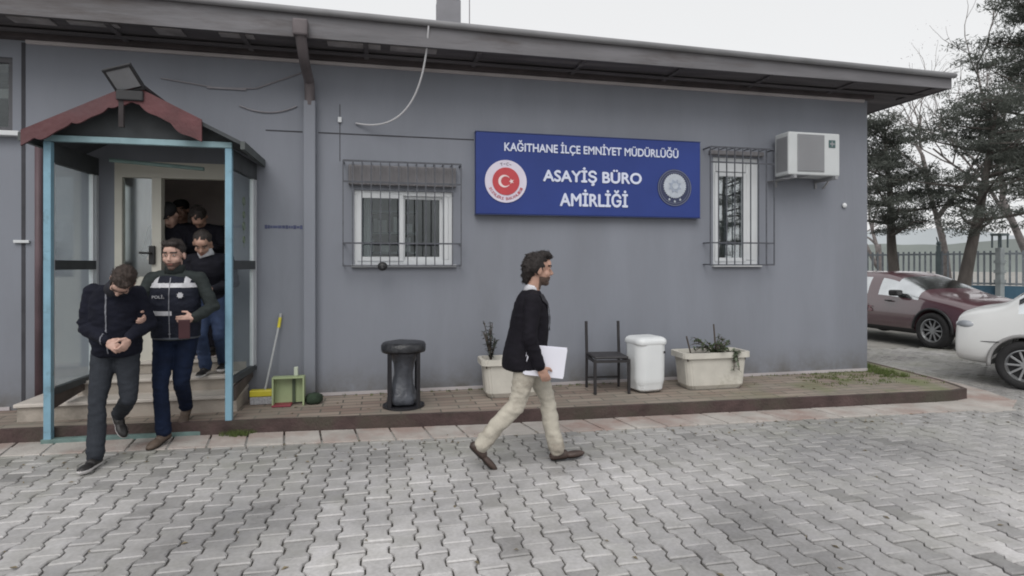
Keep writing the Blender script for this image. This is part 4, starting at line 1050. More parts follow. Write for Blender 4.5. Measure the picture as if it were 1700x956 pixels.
    def wj(p):
        k = max(max(0, 1-(p-q).length/.18) for q in ka); return w1_(p)*(.8+.9*k)
    displace(jm, wj)
    if flat_hem: 
        for v in jm.vertices:
            if abs(v.co.x) < .19 and v.co.z < flat_hem: v.co.z = flat_hem-(flat_hem-v.co.z)*.15
    jk = obj('jacket', jm, top, t, True)
    if collar:
        cm, hgt, rad = collar; c = B(); ax = (hp(0,-.02,-.06)-nek).normalized(); q = ax.to_track_quat('Z', 'Y').to_matrix().to_4x4()
        lathe(c, [(rad-.012, -.04), (rad+.010, -.04), (rad+.003, hgt*.5), (rad+.002, hgt), (rad-.008, hgt), (rad-.012, -.04)], 24, Matrix.Translation(nek+ax*.02) @ q); obj('collar', c, cm, t, True)
    if shoe not in SHOES: SHOES[shoe] = make_shoe(shoe)
    for s in 'RL':
        f = V(J['toe'+s]).normalized(); x = f.cross(V((0,0,1))).normalized(); z = x.cross(f).normalized()
        Mx = Matrix((x, f, z)).transposed().to_4x4(); Mx.translation = an[s]-z*.085+f*.03
        sm = SHOES[shoe].copy(); sole = peel(sm, lambda c, n: c.z < (.040 if shoe == 'sneaker' else .030 if shoe != 'shoe' else .016), .004)
        sm.transform(Mx); so = obj('shoe', sm, shoe_m, t, True); sole.transform(Mx); obj('sole', sole, sole_m, so, True)
    return t, me, jm, tm, TR
M_navy = mat('navy_jacket', (.007,.008,.016), .85, .2, 12, .25, 60, spec=.22); M_tr1 = mat('slate_trousers', (.028,.032,.040), .85, .15, 15, .3, 80, spec=.22)
M_off = mat('olive_grey_sleeve', (.026,.032,.032), .8, .25, 14, .3, 60, spec=.22); M_jean = mat('dark_jeans', (.006,.012,.032), .85, .25, 14, .3, 90, spec=.22)
M_vest = mat('vest_navy', (.011,.013,.023), .75, .2, 14, .3, 50, spec=.22); M_refl = mat('reflective_tape', (.48,.48,.51), .4, .15, 30)
M_blaz = mat('black_blazer', (.007,.006,.010), .8, .2, 12, .25, 60, spec=.22); M_khaki = mat('khaki_trousers', (.43,.40,.34), .85, .10, 9, .3, 60, col2=(.28,.25,.21), c2scale=4, c2lo=.5, c2hi=.65)
M_shb = mat('black_shoe', (.02,.018,.018), .45, .2, 20); M_shbrown = mat('brown_boot', (.10,.072,.055), .6, .25, 15, .3, 60)
M_solew = mat('white_sole', (.60,.58,.58), .6, .08); M_soled = mat('dark_sole', (.03,.025,.022), .7, .1); M_shk = mat('brown_shoe', (.055,.036,.030), .5, .25, 15)

# --- suspect, walking with bowed head and hands together
J = dict(pelvis=(0,0,.93), chest=(0,.05,1.24), neck=(-.06,.14,1.415), head=(-.15,.265,1.485), pitch=70, yaw=20, roll=-18,
    shR=(.155,.04,1.395), shL=(-.185,.05,1.375), elR=(.205,.05,1.10), elL=(-.245,.0,1.115), wrR=(-.035,.255,1.005), wrL=(-.195,.25,1.03),
    hipR=(.085,0,.88), hipL=(-.085,0,.88), knR=(.07,.17,.49), knL=(-.13,.09,.50), anR=(.035,.29,.09), anL=(.06,-.22,.31), toeR=(.08,1,0), toeL=(-.42,.42,-.72))
def hair_short(h, hs_): hs_(h, (0,.045,.098), (.060,.042,.026))
M_navycollar = mat('navy_collar', (.009,.010,.018), .8, .2, 20)
rgs = [(.85,-.01,.0,.165,.125),(.875,-.01,.0,.180,.145),(.95,-.01,.01,.190,.160),(1.08,-.01,.025,.185,.160),(1.22,-.012,.035,.188,.155),(1.33,-.015,.045,.185,.145),(1.40,-.02,.06,.155,.125),(1.455,-.035,.075,.105,.10)]
t1, me1, j1, tr1, TR1 = person('man in dark navy jacket with head bowed and hands held together in front', (-2.185, 5.60, 0), R(180), J, M_navy, M_tr1, 'sneaker', M_hair2, M_skin2, hairfn=hair_short, rings=rgs, wr_amp=.012,
    hands={'R': ((-.75,.30,-.5), (0,.5,.8), (-.3,-.6,-.6), 42), 'L': ((.30,.40,-.85), (.5,.6,.5), (.7,-.5,.2), 48)}, collar=(M_navycollar, .045, .080), shoe_m=M_shb, sole_m=M_solew, sleeve_r=1.10)
z = peel(j1, lambda c, n: n.y > .3 and .89 < c.z < 1.40 and abs(c.x) < .007, .004); obj('zip', z, mat('zip_grey', (.16,.165,.19), .4, .1), t1)
g_ = B(); hc = V(J['head']); RHs = Euler((R(-70), R(-18), R(20)), 'XYZ').to_matrix()
tube(g_, [hc+RHs@V((-.082,-.0,.018)), hc+RHs@V((-.062,.100,.015)), hc+RHs@V((.062,.100,.015)), hc+RHs@V((.082,0,.018))], .004, 6); obj('glasses', g_, M_shb, t1)

# --- officer in vest
J = dict(pelvis=(0,0,.99), chest=(0,.03,1.33), neck=(0,.03,1.55), head=(0,.06,1.705), pitch=10, yaw=-4, roll=0, hs=1.12,
    shR=(.195,.0,1.485), shL=(-.195,.0,1.485), elR=(.275,.14,1.235), elL=(-.315,.0,1.225), wrR=(.135,.395,1.185), wrL=(-.215,.225,1.145),
    hipR=(.09,0,.945), hipL=(-.09,0,.945), knR=(.09,.14,.53), knL=(-.05,.03,.54), anR=(.065,.12,.11), anL=(.0,-.28,.25), toeR=(.35,1,-.22), toeL=(.0,.75,-.55))
def hair_officer(h, hs_): hs_(h, (0,.045,.100), (.064,.045,.026))
rgo = [(.93,0,.0,.16,.12),(.96,0,.0,.18,.135),(1.1,0,.01,.18,.135),(1.3,0,.03,.18,.13),(1.42,0,.03,.175,.12),(1.49,0,.03,.14,.10),(1.54,0,.03,.09,.08)]
t2, me2, j2, tr2, TR2 = person('officer in dark vest with pale reflective bands walking beside the bowed man', (-1.84, 5.98, 0), R(180), J, M_off, M_jean, 'boot', M_hair, M_skin2, hairfn=hair_officer, beard=mat('stubble', (.13,.08,.065), .7, .3, 60), rings=rgo,
    hands={'R': ((-.35,.75,-.30), (-.2,.1,.95), (.75,.55,.0), 38), 'L': ((.75,.55,-.10), (.0,.3,.9), (.3,-.8,0), 38)}, collar=(M_off, .050, .080), shoe_m=M_shbrown, sole_m=M_soled, sleeve_r=1.10)
vb = B(); loft(vb, [(.94,0,.0,.180,.150),(.955,0,.0,.200,.165),(1.08,0,.005,.205,.170),(1.25,0,.02,.210,.168),(1.38,0,.03,.205,.155),(1.46,0,.03,.180,.130),(1.515,0,.025,.125,.105),(1.54,0,.02,.08,.08)])
vm = fuse(vb, .008, 4); displace(vm, wrinkle(.007, 4))
for v in vm.vertices: v.co.z = max(v.co.z, .945)
vo = obj('vest', vm, M_vest, t2, True)
for nme, pr in (('chest_band', lambda c, n: 1.41 < c.z < 1.452 and abs(n.z) < .75), ('waist_band', lambda c, n: 1.165 < c.z < 1.205 and (c.x > -.02 or n.y < 0)), ('shoulder_band', lambda c, n: .105 < abs(c.x) < .148 and 1.452 < c.z)):
    for o in split_loose(obj(nme, peel(vm, pr, .004), M_refl, vo)): pass
o = peel(vm, lambda c, n: abs(c.x) < .007 and n.y > .2 and .96 < c.z < 1.50, .005); obj('zip', o, mat('zip_grey', ()), vo)
o = peel(vm, lambda c, n: .948 < c.z < .962, .004); obj('hem', o, mat('hem_grey', (.08,.09,.11), .7), vo)
def vest_patch(txt, x, z, w, h):
    best = max((v.co for v in vm.vertices if abs(v.co.x-x) < .015 and abs(v.co.z-z) < .015), key=lambda c: c.y)
    me = text_mesh(txt, w, h, .003, 0); me.transform(Matrix.Translation((x, best.y+.010, z)) @ Matrix.Rotation(R(180+10), 4, 'Z') @ Matrix.Rotation(R(90), 4, 'X')); return me
obj('lettering', vest_patch('POLİS', .085, 1.335, .10, .034), M_refl, vo)
bs = B(); by = max(v.co.y for v in vm.vertices if abs(v.co.x+.09) < .015 and abs(v.co.z-1.34) < .015); pts = []
for k in range(16): a = 2*math.pi*k/16; r = .030 if k % 2 else .020; pts.append((r*math.cos(a), r*math.sin(a)))
prism(bs, pts, 0, .004, Matrix.Translation((-.09, by+.006, 1.345)) @ Matrix.Rotation(R(90), 4, 'X') @ Matrix.Rotation(R(180), 4, 'X')); obj('badge', bs, M_refl, vo)
ph = B(); box(ph, -.045, .045, -.008, .008, -.085, .085, .006)
o = obj('wallet', ph, mat('maroon_leather', (.05,.016,.02), .5, .2)); o.location = (-1.675, 5.655, 1.055); o.rotation_euler = (R(8), 0, R(12)); tag(o, 'dark maroon wallet held in front by the officer', 'wallet')

# --- man walking past with papers
NB = 1
J = dict(pelvis=(0,-.01,.94), chest=(0,.0,1.20), neck=(0,.015,1.405), head=(0,.070,1.575), pitch=3, yaw=0, hs=1.12,
    shR=(.165,-.015,1.325), shL=(-.165,.0,1.325), elR=(.22,-.06,1.05), elL=(-.21,.03,1.06), wrR=(.225,.025,.815), wrL=(-.19,.17,.90),
    hipR=(.085,-.03,.89), hipL=(-.085,.01,.89), knR=(.09,-.13,.49), knL=(-.06,.17,.49), anR=(.10,-.42,.20), anL=(.02,.225,.09), toeR=(.02,.68,-.73), toeL=(-.08,1,.04))
def hair_long(h, hs_):
    hs_(h, (0,-.080,.01), (.070,.042,.075)); hs_(h, (0,-.085,-.045), (.056,.035,.045)); hs_(h, (0,.035,.112), (.060,.060,.028)); hs_(h, (.072,-.030,.02), (.016,.045,.050)); hs_(h, (-.072,-.030,.02), (.016,.045,.050))
    hs_(h, (0,-.088,-.075), (.045,.026,.030)); hs_(h, (0,.075,.105), (.04,.03,.022))
rgb = [(.765,0,-.06,.175,.15),(.785,0,-.055,.200,.175),(.86,0,-.045,.205,.180),(.97,0,-.03,.185,.170),(1.08,0,-.012,.175,.160),(1.20,0,.0,.180,.150),(1.30,0,.005,.170,.128),(1.365,0,.005,.130,.098),(1.41,0,.01,.075,.07)]
t3, me3, j3, tr3, TR3 = person('man in black blazer and khaki trousers striding across the yard', (1.195, 4.70, 0), R(-90), J, M_blaz, M_khaki, 'shoe', mat('hair_wavy', (.016,.011,.010), .6, .4, 60, .6, 120), M_skin, hairfn=hair_long, beard=mat('beard_dark', (.10,.065,.052), .8, .3, 60), rings=rgb, wr_amp=.006,
    hands={'R': ((.0,.45,-.85), (.1,.9,.4), (-.9,.1,0), 30)}, collar=(mat('white_shirt', (.6,.6,.64), .7, .05), .022, .058), shoe_m=M_shk, sole_m=M_soled, leg_r=1.03, sleeve_r=1.10)
lp = peel(j3, lambda c, n: n.y > .25 and abs(c.x) < .012+(c.z-1.05)*.12 and 1.05 < c.z < 1.36, .005)
if len(lp.polygons): obj('shirt_front', lp, mat('white_shirt', ()), t3)
for sg_ in (1, -1):
    lp = peel(j3, lambda c, n: 1.08 < c.z < 1.375 and n.y > -.15 and .012+(c.z-1.05)*.10 <= sg_*c.x < .045+(c.z-1.05)*.34 and c.y > .02, .011)
    if len(lp.polygons): obj('lapel', lp, mat('lapel_black', (.014,.013,.018), .7, .1), t3)
pp = thing('papers', 'bundle of white papers carried in the hand of the man in khaki trousers', 'papers', (1.275, 4.51, .85), R(0))
rr = random.Random(2)
for k in range(3):
    b = B(); box(b, -.16, .16, -.0018, .0018, -.118, .118); bmesh.ops.transform(b, matrix=Matrix.Translation((rr.uniform(-.008, .008), .004-.005*k, rr.uniform(-.006, .006))) @ Matrix.Rotation(R(8+rr.uniform(-2, 2)), 4, 'Y') @ Matrix.Rotation(R(2), 4, 'X'), verts=b.verts)
    obj('sheet', b, mat('paper', (.74,.74,.82), .7, .03), pp)
# --- people coming down behind, inside the doorway
Mdk = mat('black_coat', (.010,.010,.016), .8, .2, 12, .2, 50, spec=.22)
J = dict(pelvis=(0,0,.84), chest=(0,.14,1.10), neck=(0,.21,1.27), head=(.02,.27,1.385), pitch=38, yaw=6,
    shR=(.185,.10,1.22), shL=(-.185,.10,1.22), elR=(.25,.10,.98), elL=(-.25,.12,.98), wrR=(.08,.30,.92), wrL=(-.08,.30,.92),
    hipR=(.085,0,.80), hipL=(-.085,0,.80), knR=(.06,.20,.44), knL=(-.10,.12,.43), anR=(.05,.04,.09), anL=(-.09,-.14,.10), toeR=(.1,1,-.1), toeL=(0,1,0))
person('stooping man in black coat and jeans on the steps behind the blue post', (-1.765, 6.87, .45), R(180), J, Mdk, mat('blue_jeans', (.03,.05,.11), .85, .2, 14), 'sneaker', M_hair, M_skin, vox=.013, shoe_m=M_shb, sole_m=M_solew, collar=(mat('white_shirt', ()), .03, .07))
J = dict(pelvis=(0,0,.95), chest=(0,.04,1.27), neck=(0,.07,1.47), head=(-.02,.16,1.575), pitch=45, yaw=-16, roll=6,
    shR=(.185,.03,1.42), shL=(-.185,.03,1.42), elR=(.25,.05,1.16), elL=(-.26,.12,1.18), wrR=(.15,.25,1.10), wrL=(-.17,.33,1.22),
    hipR=(.085,0,.90), hipL=(-.085,0,.90), knR=(.09,.06,.49), knL=(-.09,.02,.49), anR=(.09,0,.09), anL=(-.09,-.05,.09), toeR=(.1,1,0), toeL=(-.1,1,0))
t6, me6, j6, _, _ = person('officer in black cap and strapped vest looking down in the doorway', (-2.31, 7.38, .59), R(180), J, Mdk, Mdk, 'shoe', M_hair, M_skin2, vox=.013, cap=mat('cap_black', (.012,.012,.015), .8), shoe_m=M_shb, sole_m=M_soled)
o = peel(j6, lambda c, n: .09 < c.x < .135 and c.z > 1.28 and n.y > -.2, .006); obj('reflective_strap', o, M_refl, t6)
J2 = dict(J); J2.update(head=(0,.20,1.56), neck=(0,.10,1.47), pitch=78, yaw=5, roll=0)
person('dark haired man in black coat bending his head, inside the doorway', (-1.985, 7.40, .59), R(180), J2, Mdk, Mdk, 'shoe', M_hair, M_skin, vox=.013, shoe_m=M_shb, sole_m=M_soled)
J3 = dict(J); J3.update(head=(0,.06,1.70), neck=(0,.03,1.54), chest=(0,.03,1.33), pelvis=(0,0,.99), shR=(.185,0,1.48), shL=(-.185,0,1.48), pitch=10, yaw=0)
person('person with a flat dark hat furthest back in the corridor', (-2.43, 8.15, .59), R(180), J3, Mdk, Mdk, 'shoe', M_hair, M_skin, vox=.014, cap=mat('cap_black', ()), shoe_m=M_shb, sole_m=M_soled)

# ------------------------------------------------------------------ cars
M_tyre = mat('tyre', (.018,.018,.019), .85, .2, 20, .3, 60); M_rim = mat('alloy', (.36,.37,.38), .35, .05, metal=.7); M_black = mat('car_black_trim', (.015,.015,.017), .5, .1)
M_cargl = glass_mat('car_glass', (.20,.21,.22), .78, .16); M_lamp = mat('headlamp', (.55,.57,.6), .15, .1, coat=.6)
M_soledk = mat('arch_grey', (.30,.30,.30), .6, .1)
def wheel(par, x, y, r, sgn, spokes=10):
    w = link(bpy.data.objects.new('wheel', None)); w.parent = par; w.location = (x, y, r)
    b = B(); lathe(b, [(r*.66, -.10), (r*.88, -.105), (r*.97, -.085), (r, -.04), (r, .04), (r*.97, .085), (r*.88, .105), (r*.66, .10), (r*.66, -.10)], 40, Matrix.Rotation(R(90), 4, 'X'))
    bm_ = bpy.data.meshes.new('tyre'); b.to_mesh(bm_); b.free(); bm_.materials.append(M_tyre); o = link(bpy.data.objects.new('tyre', bm_)); bm_.shade_smooth(); o.parent = w
    b = B(); Mr = Matrix.Rotation(R(-90*sgn), 4, 'X')
    lathe(b, [(r*.60, .02), (r*.665, .095), (r*.62, .10), (r*.57, .05), (r*.60, .02)], 40, Mr); lathe(b, [(0, .07), (r*.14, .07), (r*.15, .05), (r*.13, .02), (0, .02)], 20, Mr)
    for k in range(spokes):
        a = 2*math.pi*k/spokes; q = B(); boxc(q, (r*.36, 0, .055), (r*.50, r*.085, .025), bev=.004); bmesh.ops.transform(q, matrix=Mr @ Matrix.Rotation(a, 4, 'Z'), verts=q.verts)
        tmp = bpy.data.meshes.new('q'); q.to_mesh(tmp); q.free(); b.from_mesh(tmp)
    o = obj('rim', b, M_rim, w); b = B(); lathe(b, [(0, .0), (r*.60, .0), (r*.60, .012), (0, .012)], 30, Mr); obj('brake_disc', b, M_black, w)
    return w
def car(label, loc, rotz, st, paint, wx, wr, wy, low_m, name='parked_car', cat='car'):
    t = thing(name, label, cat, loc, rotz)
    bm = B(); rows = []
    for (x, zb, zl, zt, wl, wb, wt, _) in st:
        zm = zb+(zl-zb)*.55
        half = [(0, zb), (wl*.82, zb), (wl, zb+.10), (wl+.012, zm), (wb, zl), (wt+.03, zt-.07) if zt-zl > .25 else (wt+(wb-wt)*.35, zl+(zt-zl)*.6), (wt*.80, zt-.008), (0, zt)]
        rows.append([bm.verts.new((x, y, z)) for y, z in half]+[bm.verts.new((x, -y, z)) for y, z in reversed(half[1:-1])])
    n = len(rows[0])
    for i, (a, b) in enumerate(zip(rows, rows[1:])):
        for k in range(n):
            f = bm.faces.new((a[k], a[(k+1)%n], b[(k+1)%n], b[k])); g = st[i][7]
            kk = k if k < 7 else 13-k
            if kk == 4 and 's' in g: f.material_index = 1
            if kk in (5, 6) and 'w' in g: f.material_index = 1
            if kk in (0, 1): f.material_index = 2
    bm.faces.new(rows[0]); bm.faces.new(rows[-1][::-1]); bmesh.ops.recalc_face_normals(bm, faces=bm.faces)
    me = bpy.data.meshes.new('c'); bm.to_mesh(me); bm.free()
    for m in (paint, M_cargl, low_m): me.materials.append(m)
    o = link(bpy.data.objects.new('c', me)); s = o.modifiers.new('s', 'SUBSURF'); s.levels = s.render_levels = 3
    cs = []
    for x in wx:
        cb = B(); bmesh.ops.create_cone(cb, cap_ends=True, segments=40, radius1=wr+.055, radius2=wr+.055, depth=3, matrix=Matrix.Translation((x, 0, wr+.01)) @ Matrix.Rotation(R(90), 4, 'X'))
        cm = bpy.data.meshes.new('k'); cb.to_mesh(cm); cb.free(); co = link(bpy.data.objects.new('k', cm)); cs.append(co)
        md = o.modifiers.new('b', 'BOOLEAN'); md.operation = 'DIFFERENCE'; md.solver = 'EXACT'; md.object = co
    ev = evaluated(o); bpy.data.objects.remove(o)
    for c_ in cs: bpy.data.objects.remove(c_)
    def sub(idx, nm, m, off=0):
        b = bmesh.new(); b.from_mesh(ev); bmesh.ops.delete(b, geom=[f for f in b.faces if f.material_index not in idx], context='FACES')
        mm = bpy.data.meshes.new(nm); b.to_mesh(mm); b.free(); 
        for p in mm.polygons: p.material_index = 0
        mm.materials.clear(); mm.materials.append(m); mm.shade_smooth(); q = link(bpy.data.objects.new(nm, mm)); q.parent = t; return q
    sub({0}, 'body', paint); split_loose(sub({1}, 'window', M_cargl)); sub({2}, 'underbody', low_m)
    b = B(); box(b, st[0][0]+.25, wx[0]-.5 if wx[0] > wx[1] else wx[1]-.5, -.7, .7, .25, .7); obj('cabin_floor', b, M_black, t)
    for x in wx:
        for s in (-1, 1):
            wheel(t, x, s*wy, wr, s)
            b = B(); 
            for k in range(13):
                pass
            pts = [(x+(wr+.06)*math.cos(R(a)), wr+.01+(wr+.06)*math.sin(R(a))) for a in range(-8, 190, 9)]
            tube(b, [(p[0], s*(wy+.075), p[1]) for p in pts], .028, 6); obj('arch_trim', b, low_m if low_m is M_black else M_soledk, t, True)
    return t
SUV = [(-2.22,.50,.80,.90,.70,.72,.60,''),(-2.12,.30,.93,1.15,.85,.84,.66,'w'),(-1.92,.25,.99,1.43,.90,.87,.66,''),(-1.75,.23,1.0,1.50,.91,.88,.67,'s'),(-1.0,.21,.99,1.55,.92,.89,.68,''),(-.92,.2,.99,1.555,.92,.89,.68,'s'),(-.05,.2,.97,1.55,.92,.89,.67,''),(.05,.2,.97,1.54,.92,.89,.67,'s'),(.42,.2,.96,1.49,.92,.89,.66,'sw'),(1.12,.2,.95,1.10,.92,.89,.74,''),(1.30,.2,.93,1.04,.92,.885,.74,''),(1.75,.22,.86,.98,.91,.86,.70,''),(2.05,.26,.78,.89,.88,.80,.64,''),(2.20,.34,.68,.76,.78,.70,.52,''),(2.25,.42,.6,.64,.62,.56,.40,'')]
M_redcar = mat('dark_red_paint', (.085,.036,.046), .3, .06, 2, coat=.8)
rc_h = R(-88)
SUV = [(a, b_, c, (d-.07 if d > 1.3 else d), *r_) for a, b_, c, d, *r_ in SUV]
rc = car('dark red car with black trim parked beyond the building corner', (11.25, 10.75, 0), rc_h, SUV, M_redcar, (1.36, -1.34), .345, .84, M_black)
b = B(); 
for s in (-1, 1): box(b, .52, .72, s*.98-.09, s*.98+.09, .98, 1.10, .03)
split_loose(obj('mirror', b, M_black, rc))
b = B(); box(b, 2.16, 2.26, -.55, .55, .42, .68, .02); obj('grille', b, M_black, rc)
for s in (-1, 1): b = B(); sph(b, (2.06, s*.66, .72), (.12,.15,.045)); obj('headlight', b, M_lamp, rc, True)
b = B(); box(b, 2.262, 2.27, -.26, .26, .44, .55); obj('number_plate', b, mat('plate_white', (.6,.6,.6), .5), rc)
me = text_mesh('POLİS', .62, .16, .004, .0); me.transform(Matrix.Translation((-.30, -.945, .70)) @ Matrix.Rotation(R(90), 4, 'X')); obj('lettering', me, mat('faded_letter', (.24,.11,.12), .5), rc)
b = B()
for x in (-.62, .32): box(b, x, x+.16, -.945, -.92, .86, .885, .004)
split_loose(obj('door_handle', b, M_black, rc))
VAN = [(-2.2,.45,.9,1.0,.75,.78,.70,''),(-2.1,.3,1.0,1.6,.86,.86,.74,''),(-1.7,.24,1.05,1.80,.90,.88,.76,'s'),(-.6,.22,1.05,1.83,.91,.89,.77,''),(-.5,.22,1.05,1.83,.91,.89,.77,'s'),(.35,.22,1.03,1.80,.91,.89,.75,'s'),(.92,.22,1.02,1.66,.91,.89,.73,'sw'),(1.50,.24,1.0,1.18,.91,.88,.76,''),(1.54,.24,.99,1.13,.91,.88,.76,''),(1.70,.25,.96,1.06,.90,.88,.75,''),(1.90,.26,.92,1.03,.90,.87,.74,''),(2.03,.28,.87,.98,.88,.85,.71,''),(2.07,.29,.82,.93,.87,.84,.69,''),(2.085,.32,.74,.84,.84,.80,.64,''),(2.09,.36,.66,.74,.76,.70,.52,'')]
for m_ in (M_redcar,): m_.node_tree.nodes['Principled BSDF'].inputs['Coat IOR'].default_value = 2.2
M_whitecar = mat('white_car_paint', (.66,.67,.67), .35, .03, 2, coat=.7)
wh = math.atan2(.86, -.50)
wc_w = V((8.17, 6.02, 0)); f_ = V((math.cos(wh), math.sin(wh), 0)); l_ = V((-f_.y, f_.x, 0))
base = wc_w - f_*1.34 - l_*.80
wc = car('white van with its front end entering the picture at the right', (base.x, base.y, 0), wh, VAN, M_whitecar, (1.34, -1.30), .315, .82, M_whitecar, cat='van')
b = B(); box(b, 1.96, 2.085, -.5, .5, .38, .50, .02); box(b, 1.98, 2.075, -.42, .42, .62, .70, .02); obj('grille', b, M_black, wc)
for s in (-1, 1):
    b = B(); sph(b, (1.93, s*.775, .80), (.16,.115,.085)); obj('headlight', b, mat('headlamp_grey', (.30,.32,.35), .12, .2, 8, coat=1), wc, True)
    b = B(); sph(b, (2.05, s*.74, .44), (.06,.10,.045)); obj('fog_lamp', b, M_black, wc, True)
    b = B(); tube(b, [(1.60, s*.925, .60), (1.80, s*.90, .59), (1.93, s*.855, .58)], .006, 6); obj('bumper_seam', b, M_black, wc, True)
    b = B(); tube(b, [(1.02, s*.925, .28), (1.00, s*.935, .60), (1.02, s*.905, 1.0)], .006, 6); obj('door_seam', b, M_black, wc, True)
b = B(); 
for s in (-1, 1): box(b, .95, 1.12, s*.99-.09, s*.99+.09, 1.02, 1.16, .03)
split_loose(obj('mirror', b, M_black, wc))

# ------------------------------------------------------------------ fence, trees, hills
M_bar = mat('fence_grey', (.21,.235,.26), .7, .2, 8); M_fblue = mat('fence_blue_sheet', (.07,.15,.22), .7, .15, 2, col2=(.05,.10,.14), c2scale=1)
A = V((12.0, 18.4, 0)); Bp = V((18.4, 7.6, 0)); fd = (Bp-A); FL = fd.length; fd.normalize(); fn = V((-fd.y, fd.x, 0))
fe = thing('metal_fence', 'grey barred metal fence with blue sheet base behind the parked cars', 'fence', tuple(A), math.atan2(fd.y, fd.x))
b = B(); x = 0
while x < FL: box(b, x-.022, x+.022, -.012, .012, 1.08 if x > 4.9 else .15, 1.98); x += .13
for z in (1.12, 1.9): box(b, 0, FL, -.02, .02, z-.025, z+.025)
obj('bars', b, M_bar, fe)
b = B(); box(b, 4.9, FL, -.028, -.021, .12, 1.07); 
for k in range(int((FL-4.9)/.2)): box(b, 4.9+k*.2, 4.95+k*.2, -.036, -.0285, .12, 1.06)
obj('sheet', b, M_fblue, fe)
b = B(); box(b, 0, FL, -.1, .1, -.05, .115); obj('base_wall', b, M_conc, fe)
x = 1.2
while x < FL:
    b = B(); box(b, x-.05, x+.05, -.05, .05, .1151, 2.14, .005); sph(b, (x, 0, 2.20), .06); tube(b, [(x, 0, 2.14), (x+.0, -.25, 2.36)], .015, 6); obj('post', b, mat('fence_post', (.11,.14,.15), .7, .2), fe); x += 2.35
lp = thing('bollard_lamp', 'pale grey post with a boxed head standing at the fence', 'post', (15.55, 12.1, 0))
b = B(); box(b, -.07, .07, -.07, .07, 0, 2.05, .01); 
for z in (1.15, 1.4, 1.65): box(b, -.09, .09, -.09, .09, z, z+.08)
obj('post', b, mat('pale_post', (.30,.33,.34), .7), lp)
b = B()
for sx in (-.11, .11):
    for sy in (-.11, .11): box(b, sx-.015, sx+.015, sy-.015, sy+.015, 2.051, 2.36)
box(b, -.14, .14, -.14, .14, 2.361, 2.42, .01); obj('lamp_head', b, mat('fence_post', ()), lp)

M_bark = mat('bark', (.085,.075,.068), .95, .3, 8, .8, 30, stretch=(1,1,.3)); M_fol = mat('pine_foliage', (.095,.105,.092), .75, .35, 3); M_fol2 = mat('pine_foliage_light', (.11,.12,.10), .75, .3, 3)
def leaves_mesh(clumps, rng, n_per, size, flat=.34):
    """many small leaf-sized faces spread through the clumps"""
    Vs = []; n = 0
    for (c, r) in clumps:
        k = max(6, int(n_per*(r/.35)**2)); p = rng.normal(0, .45, (k, 3))*r*np.array([1, 1, flat]) + np.array(c)
        a = rng.normal(0, 1, (k, 3)); a /= np.linalg.norm(a, axis=1)[:, None]; b = rng.normal(0, 1, (k, 3)); b -= a*(a*b).sum(1)[:, None]; b /= np.linalg.norm(b, axis=1)[:, None]
        s = size*rng.uniform(.5, 1.5, (k, 1)); q = np.stack([p-a*s, p+b*s*.17, p+a*s, p-b*s*.17], 1); Vs.append(q.reshape(-1, 3)); n += k
    v = np.concatenate(Vs); f = np.arange(len(v)).reshape(-1, 4)
    me = bpy.data.meshes.new('crown'); me.from_pydata(v.tolist(), [], f.tolist()); me.update(); return me
def conifer(label, loc, hgt, crown0, rad, seed, n_l=30, lean=(0, 0), leafn=70, size=.06, gap=.0, light=False, rmin=0., name='pine_tree'):
    rr = random.Random(seed); rng = np.random.default_rng(seed); t = thing(name, label, 'tree', loc, 0, None)
    tp = [V((lean[0]*(z/hgt)+.10*noise.noise(V((z*.5, seed, 0))), lean[1]*(z/hgt)+.10*noise.noise(V((z*.5, seed, 5))), z)) for z in np.linspace(-.1, hgt, 14)]
    tb = B(); tube(tb, tp, [.17*(1-.85*i/13) for i in range(14)], 10)
    cl = []; 
    for i in range(n_l):
        u = (i+rr.random())/n_l; z = crown0+(hgt-crown0)*u; k = min(12, int((z+.1)/(hgt+.1)*13)); p0 = tp[k]; p0 = V((p0.x, p0.y, z))
        a = rr.uniform(0, 6.28); L = rad*(1-.55*u)*rr.uniform(.55, 1.1)*(1 if u > .12 else .8); up_ = rr.uniform(.05, .45)*L
        p3 = p0+V((math.cos(a)*L, math.sin(a)*L, up_)); pm = (p0+p3)/2+V((rr.gauss(0, .1), rr.gauss(0, .1), -.05*L))
        pts = arcpts(p0, pm, p3, 7); tube(tb, pts, [.045*(1-.8*j/7)*(1.2-u*.6) for j in range(8)], 6)
        for j in range(2, 8):
            if rr.random() < gap: continue
            c = pts[j]
            for _ in range(2):
                e = c+V((rr.gauss(0, .28), rr.gauss(0, .28), rr.gauss(.04, .10))); cl.append((tuple(e), rr.uniform(.18, .42)))
                if rr.random() < .5: tube(tb, [c, e], [.012, .005], 4)
    obj('trunk', tb, M_bark, t, True); obj('crown', leaves_mesh(cl, rng, leafn, size), M_fol2 if light else M_fol, t); return t
conifer('dark pine tree with forked trunk close to the building corner', (13.15, 12.9, 0), 5.2, 2.35, 1.7, 21, 30, (-.2, .1), 105, .055, .10)
conifer('dark spreading pine tree with leaning trunk behind the red car', (12.95, 11.1, 0), 5.3, 2.3, 2.2, 33, 27, (.9, -.3), 105, .055, .12)
conifer('tall dense dark evergreen at the right edge of the picture', (16.9, 11.9, 0), 8.4, 3.4, 2.4, 45, 46, (0, 0), 115, .062, .04)
conifer('dark pine added behind the camera, seen only as a reflection in the tall narrow window', (12.2, -5.5, 0), 6.0, 1.6, 2.4, 61, 26, (.2, .1), 60, .07, .15)  # out of view, added to give the tall window something to reflect
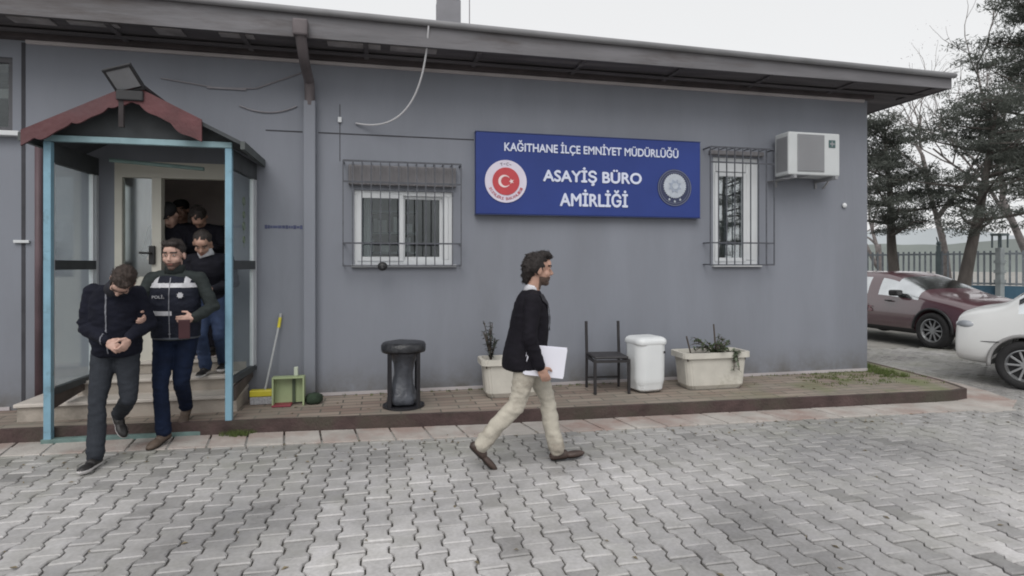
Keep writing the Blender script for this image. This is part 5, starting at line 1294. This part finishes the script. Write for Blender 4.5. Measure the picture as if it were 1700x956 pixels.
for m_ in (M_fol, M_fol2):      # needles let some light through
    n_ = m_.node_tree; b_ = n_.nodes['Principled BSDF']; o_ = [x for x in n_.nodes if x.type == 'OUTPUT_MATERIAL'][0]
    tr_ = n_.nodes.new('ShaderNodeBsdfTranslucent'); mi_ = n_.nodes.new('ShaderNodeMixShader'); mi_.inputs[0].default_value = .4
    n_.links.new(b_.inputs['Base Color'].links[0].from_socket, tr_.inputs[0]); n_.links.new(b_.outputs[0], mi_.inputs[1]); n_.links.new(tr_.outputs[0], mi_.inputs[2]); n_.links.new(mi_.outputs[0], o_.inputs[0])
def bare_tree(label, loc, hgt, seed, spread=.5, leaf=None):
    rr = random.Random(seed); t = thing('bare_tree', label, 'tree', loc); tb = B(); tips = []
    def grow(p, d, L, r, dep):
        n = 5; pts = [p]; dd = d.copy()
        for _ in range(n): dd = (dd+V((rr.gauss(0, .10), rr.gauss(0, .10), rr.gauss(.03, .06)))).normalized(); pts.append(pts[-1]+dd*L/n)
        tube(tb, pts, [r*(1-.4*i/n) for i in range(n+1)], 6 if dep < 3 else 4)
        if dep >= 5: tips.append(pts[-1]); return
        for _ in range(rr.choice([2, 3, 3])):
            q = pts[rr.choice([3, 4, 5])]; nd = (dd+V((rr.gauss(0, spread), rr.gauss(0, spread), rr.gauss(.1, .25)))).normalized(); grow(q, nd, L*rr.uniform(.6, .82), r*.55, dep+1)
    grow(V((0, 0, -.1)), V((0, 0, 1)), hgt*.36, .15, 0); obj('trunk', tb, mat('bark_pale', (.20,.18,.175), .95, .3, 8), t, True)
    if leaf: obj('crown', leaves_mesh([(tuple(p), .3) for p in tips], np.random.default_rng(seed), leaf, .035, 1), mat('dry_leaf', (.20,.17,.16), .9, .3), t)
    return t
bare_tree('tall bare tree with thin pale twigs behind the pines', (19.2, 16.6, 0), 9.5, 5, .45, 10)
bare_tree('bare twiggy tree at the upper right corner', (20.0, 14.2, 0), 11.0, 12, .45, 10)
bare_tree('thin bare tree between the roof corner and the leaning pine', (17.0, 17.2, 0), 6.8, 9, .5, 12)
# distant hills and roofs
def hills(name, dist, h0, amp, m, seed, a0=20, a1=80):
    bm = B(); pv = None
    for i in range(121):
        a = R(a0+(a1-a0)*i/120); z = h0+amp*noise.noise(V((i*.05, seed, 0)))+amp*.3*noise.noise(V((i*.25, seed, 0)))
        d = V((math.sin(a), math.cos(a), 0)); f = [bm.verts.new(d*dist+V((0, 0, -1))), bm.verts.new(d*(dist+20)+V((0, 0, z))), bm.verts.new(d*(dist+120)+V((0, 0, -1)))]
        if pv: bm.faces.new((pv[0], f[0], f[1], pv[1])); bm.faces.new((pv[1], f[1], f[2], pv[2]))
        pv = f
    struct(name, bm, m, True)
hills('hill', 170, 7.2, 2.2, mat('hill_haze', (.17,.19,.18), 1, .15, .05), 3)  # distance haze mixed into the grey, paler for the farther hill
hills('hill', 420, 22, 7, mat('hill_haze_pale', (.38,.41,.43), 1, .05, .02), 8)

# repeats share a group
for nm, gr in (('planter', 'cream tub planters along the wall'), ('pine_tree', 'dark pine trees beyond the yard'), ('bare_tree', 'bare trees behind the fence'), ('wall_cable', 'thin cables on the wall above the porch')):
    for o in bpy.data.objects:
        if o.parent is None and o.name.split('.')[0] == nm: o['group'] = gr
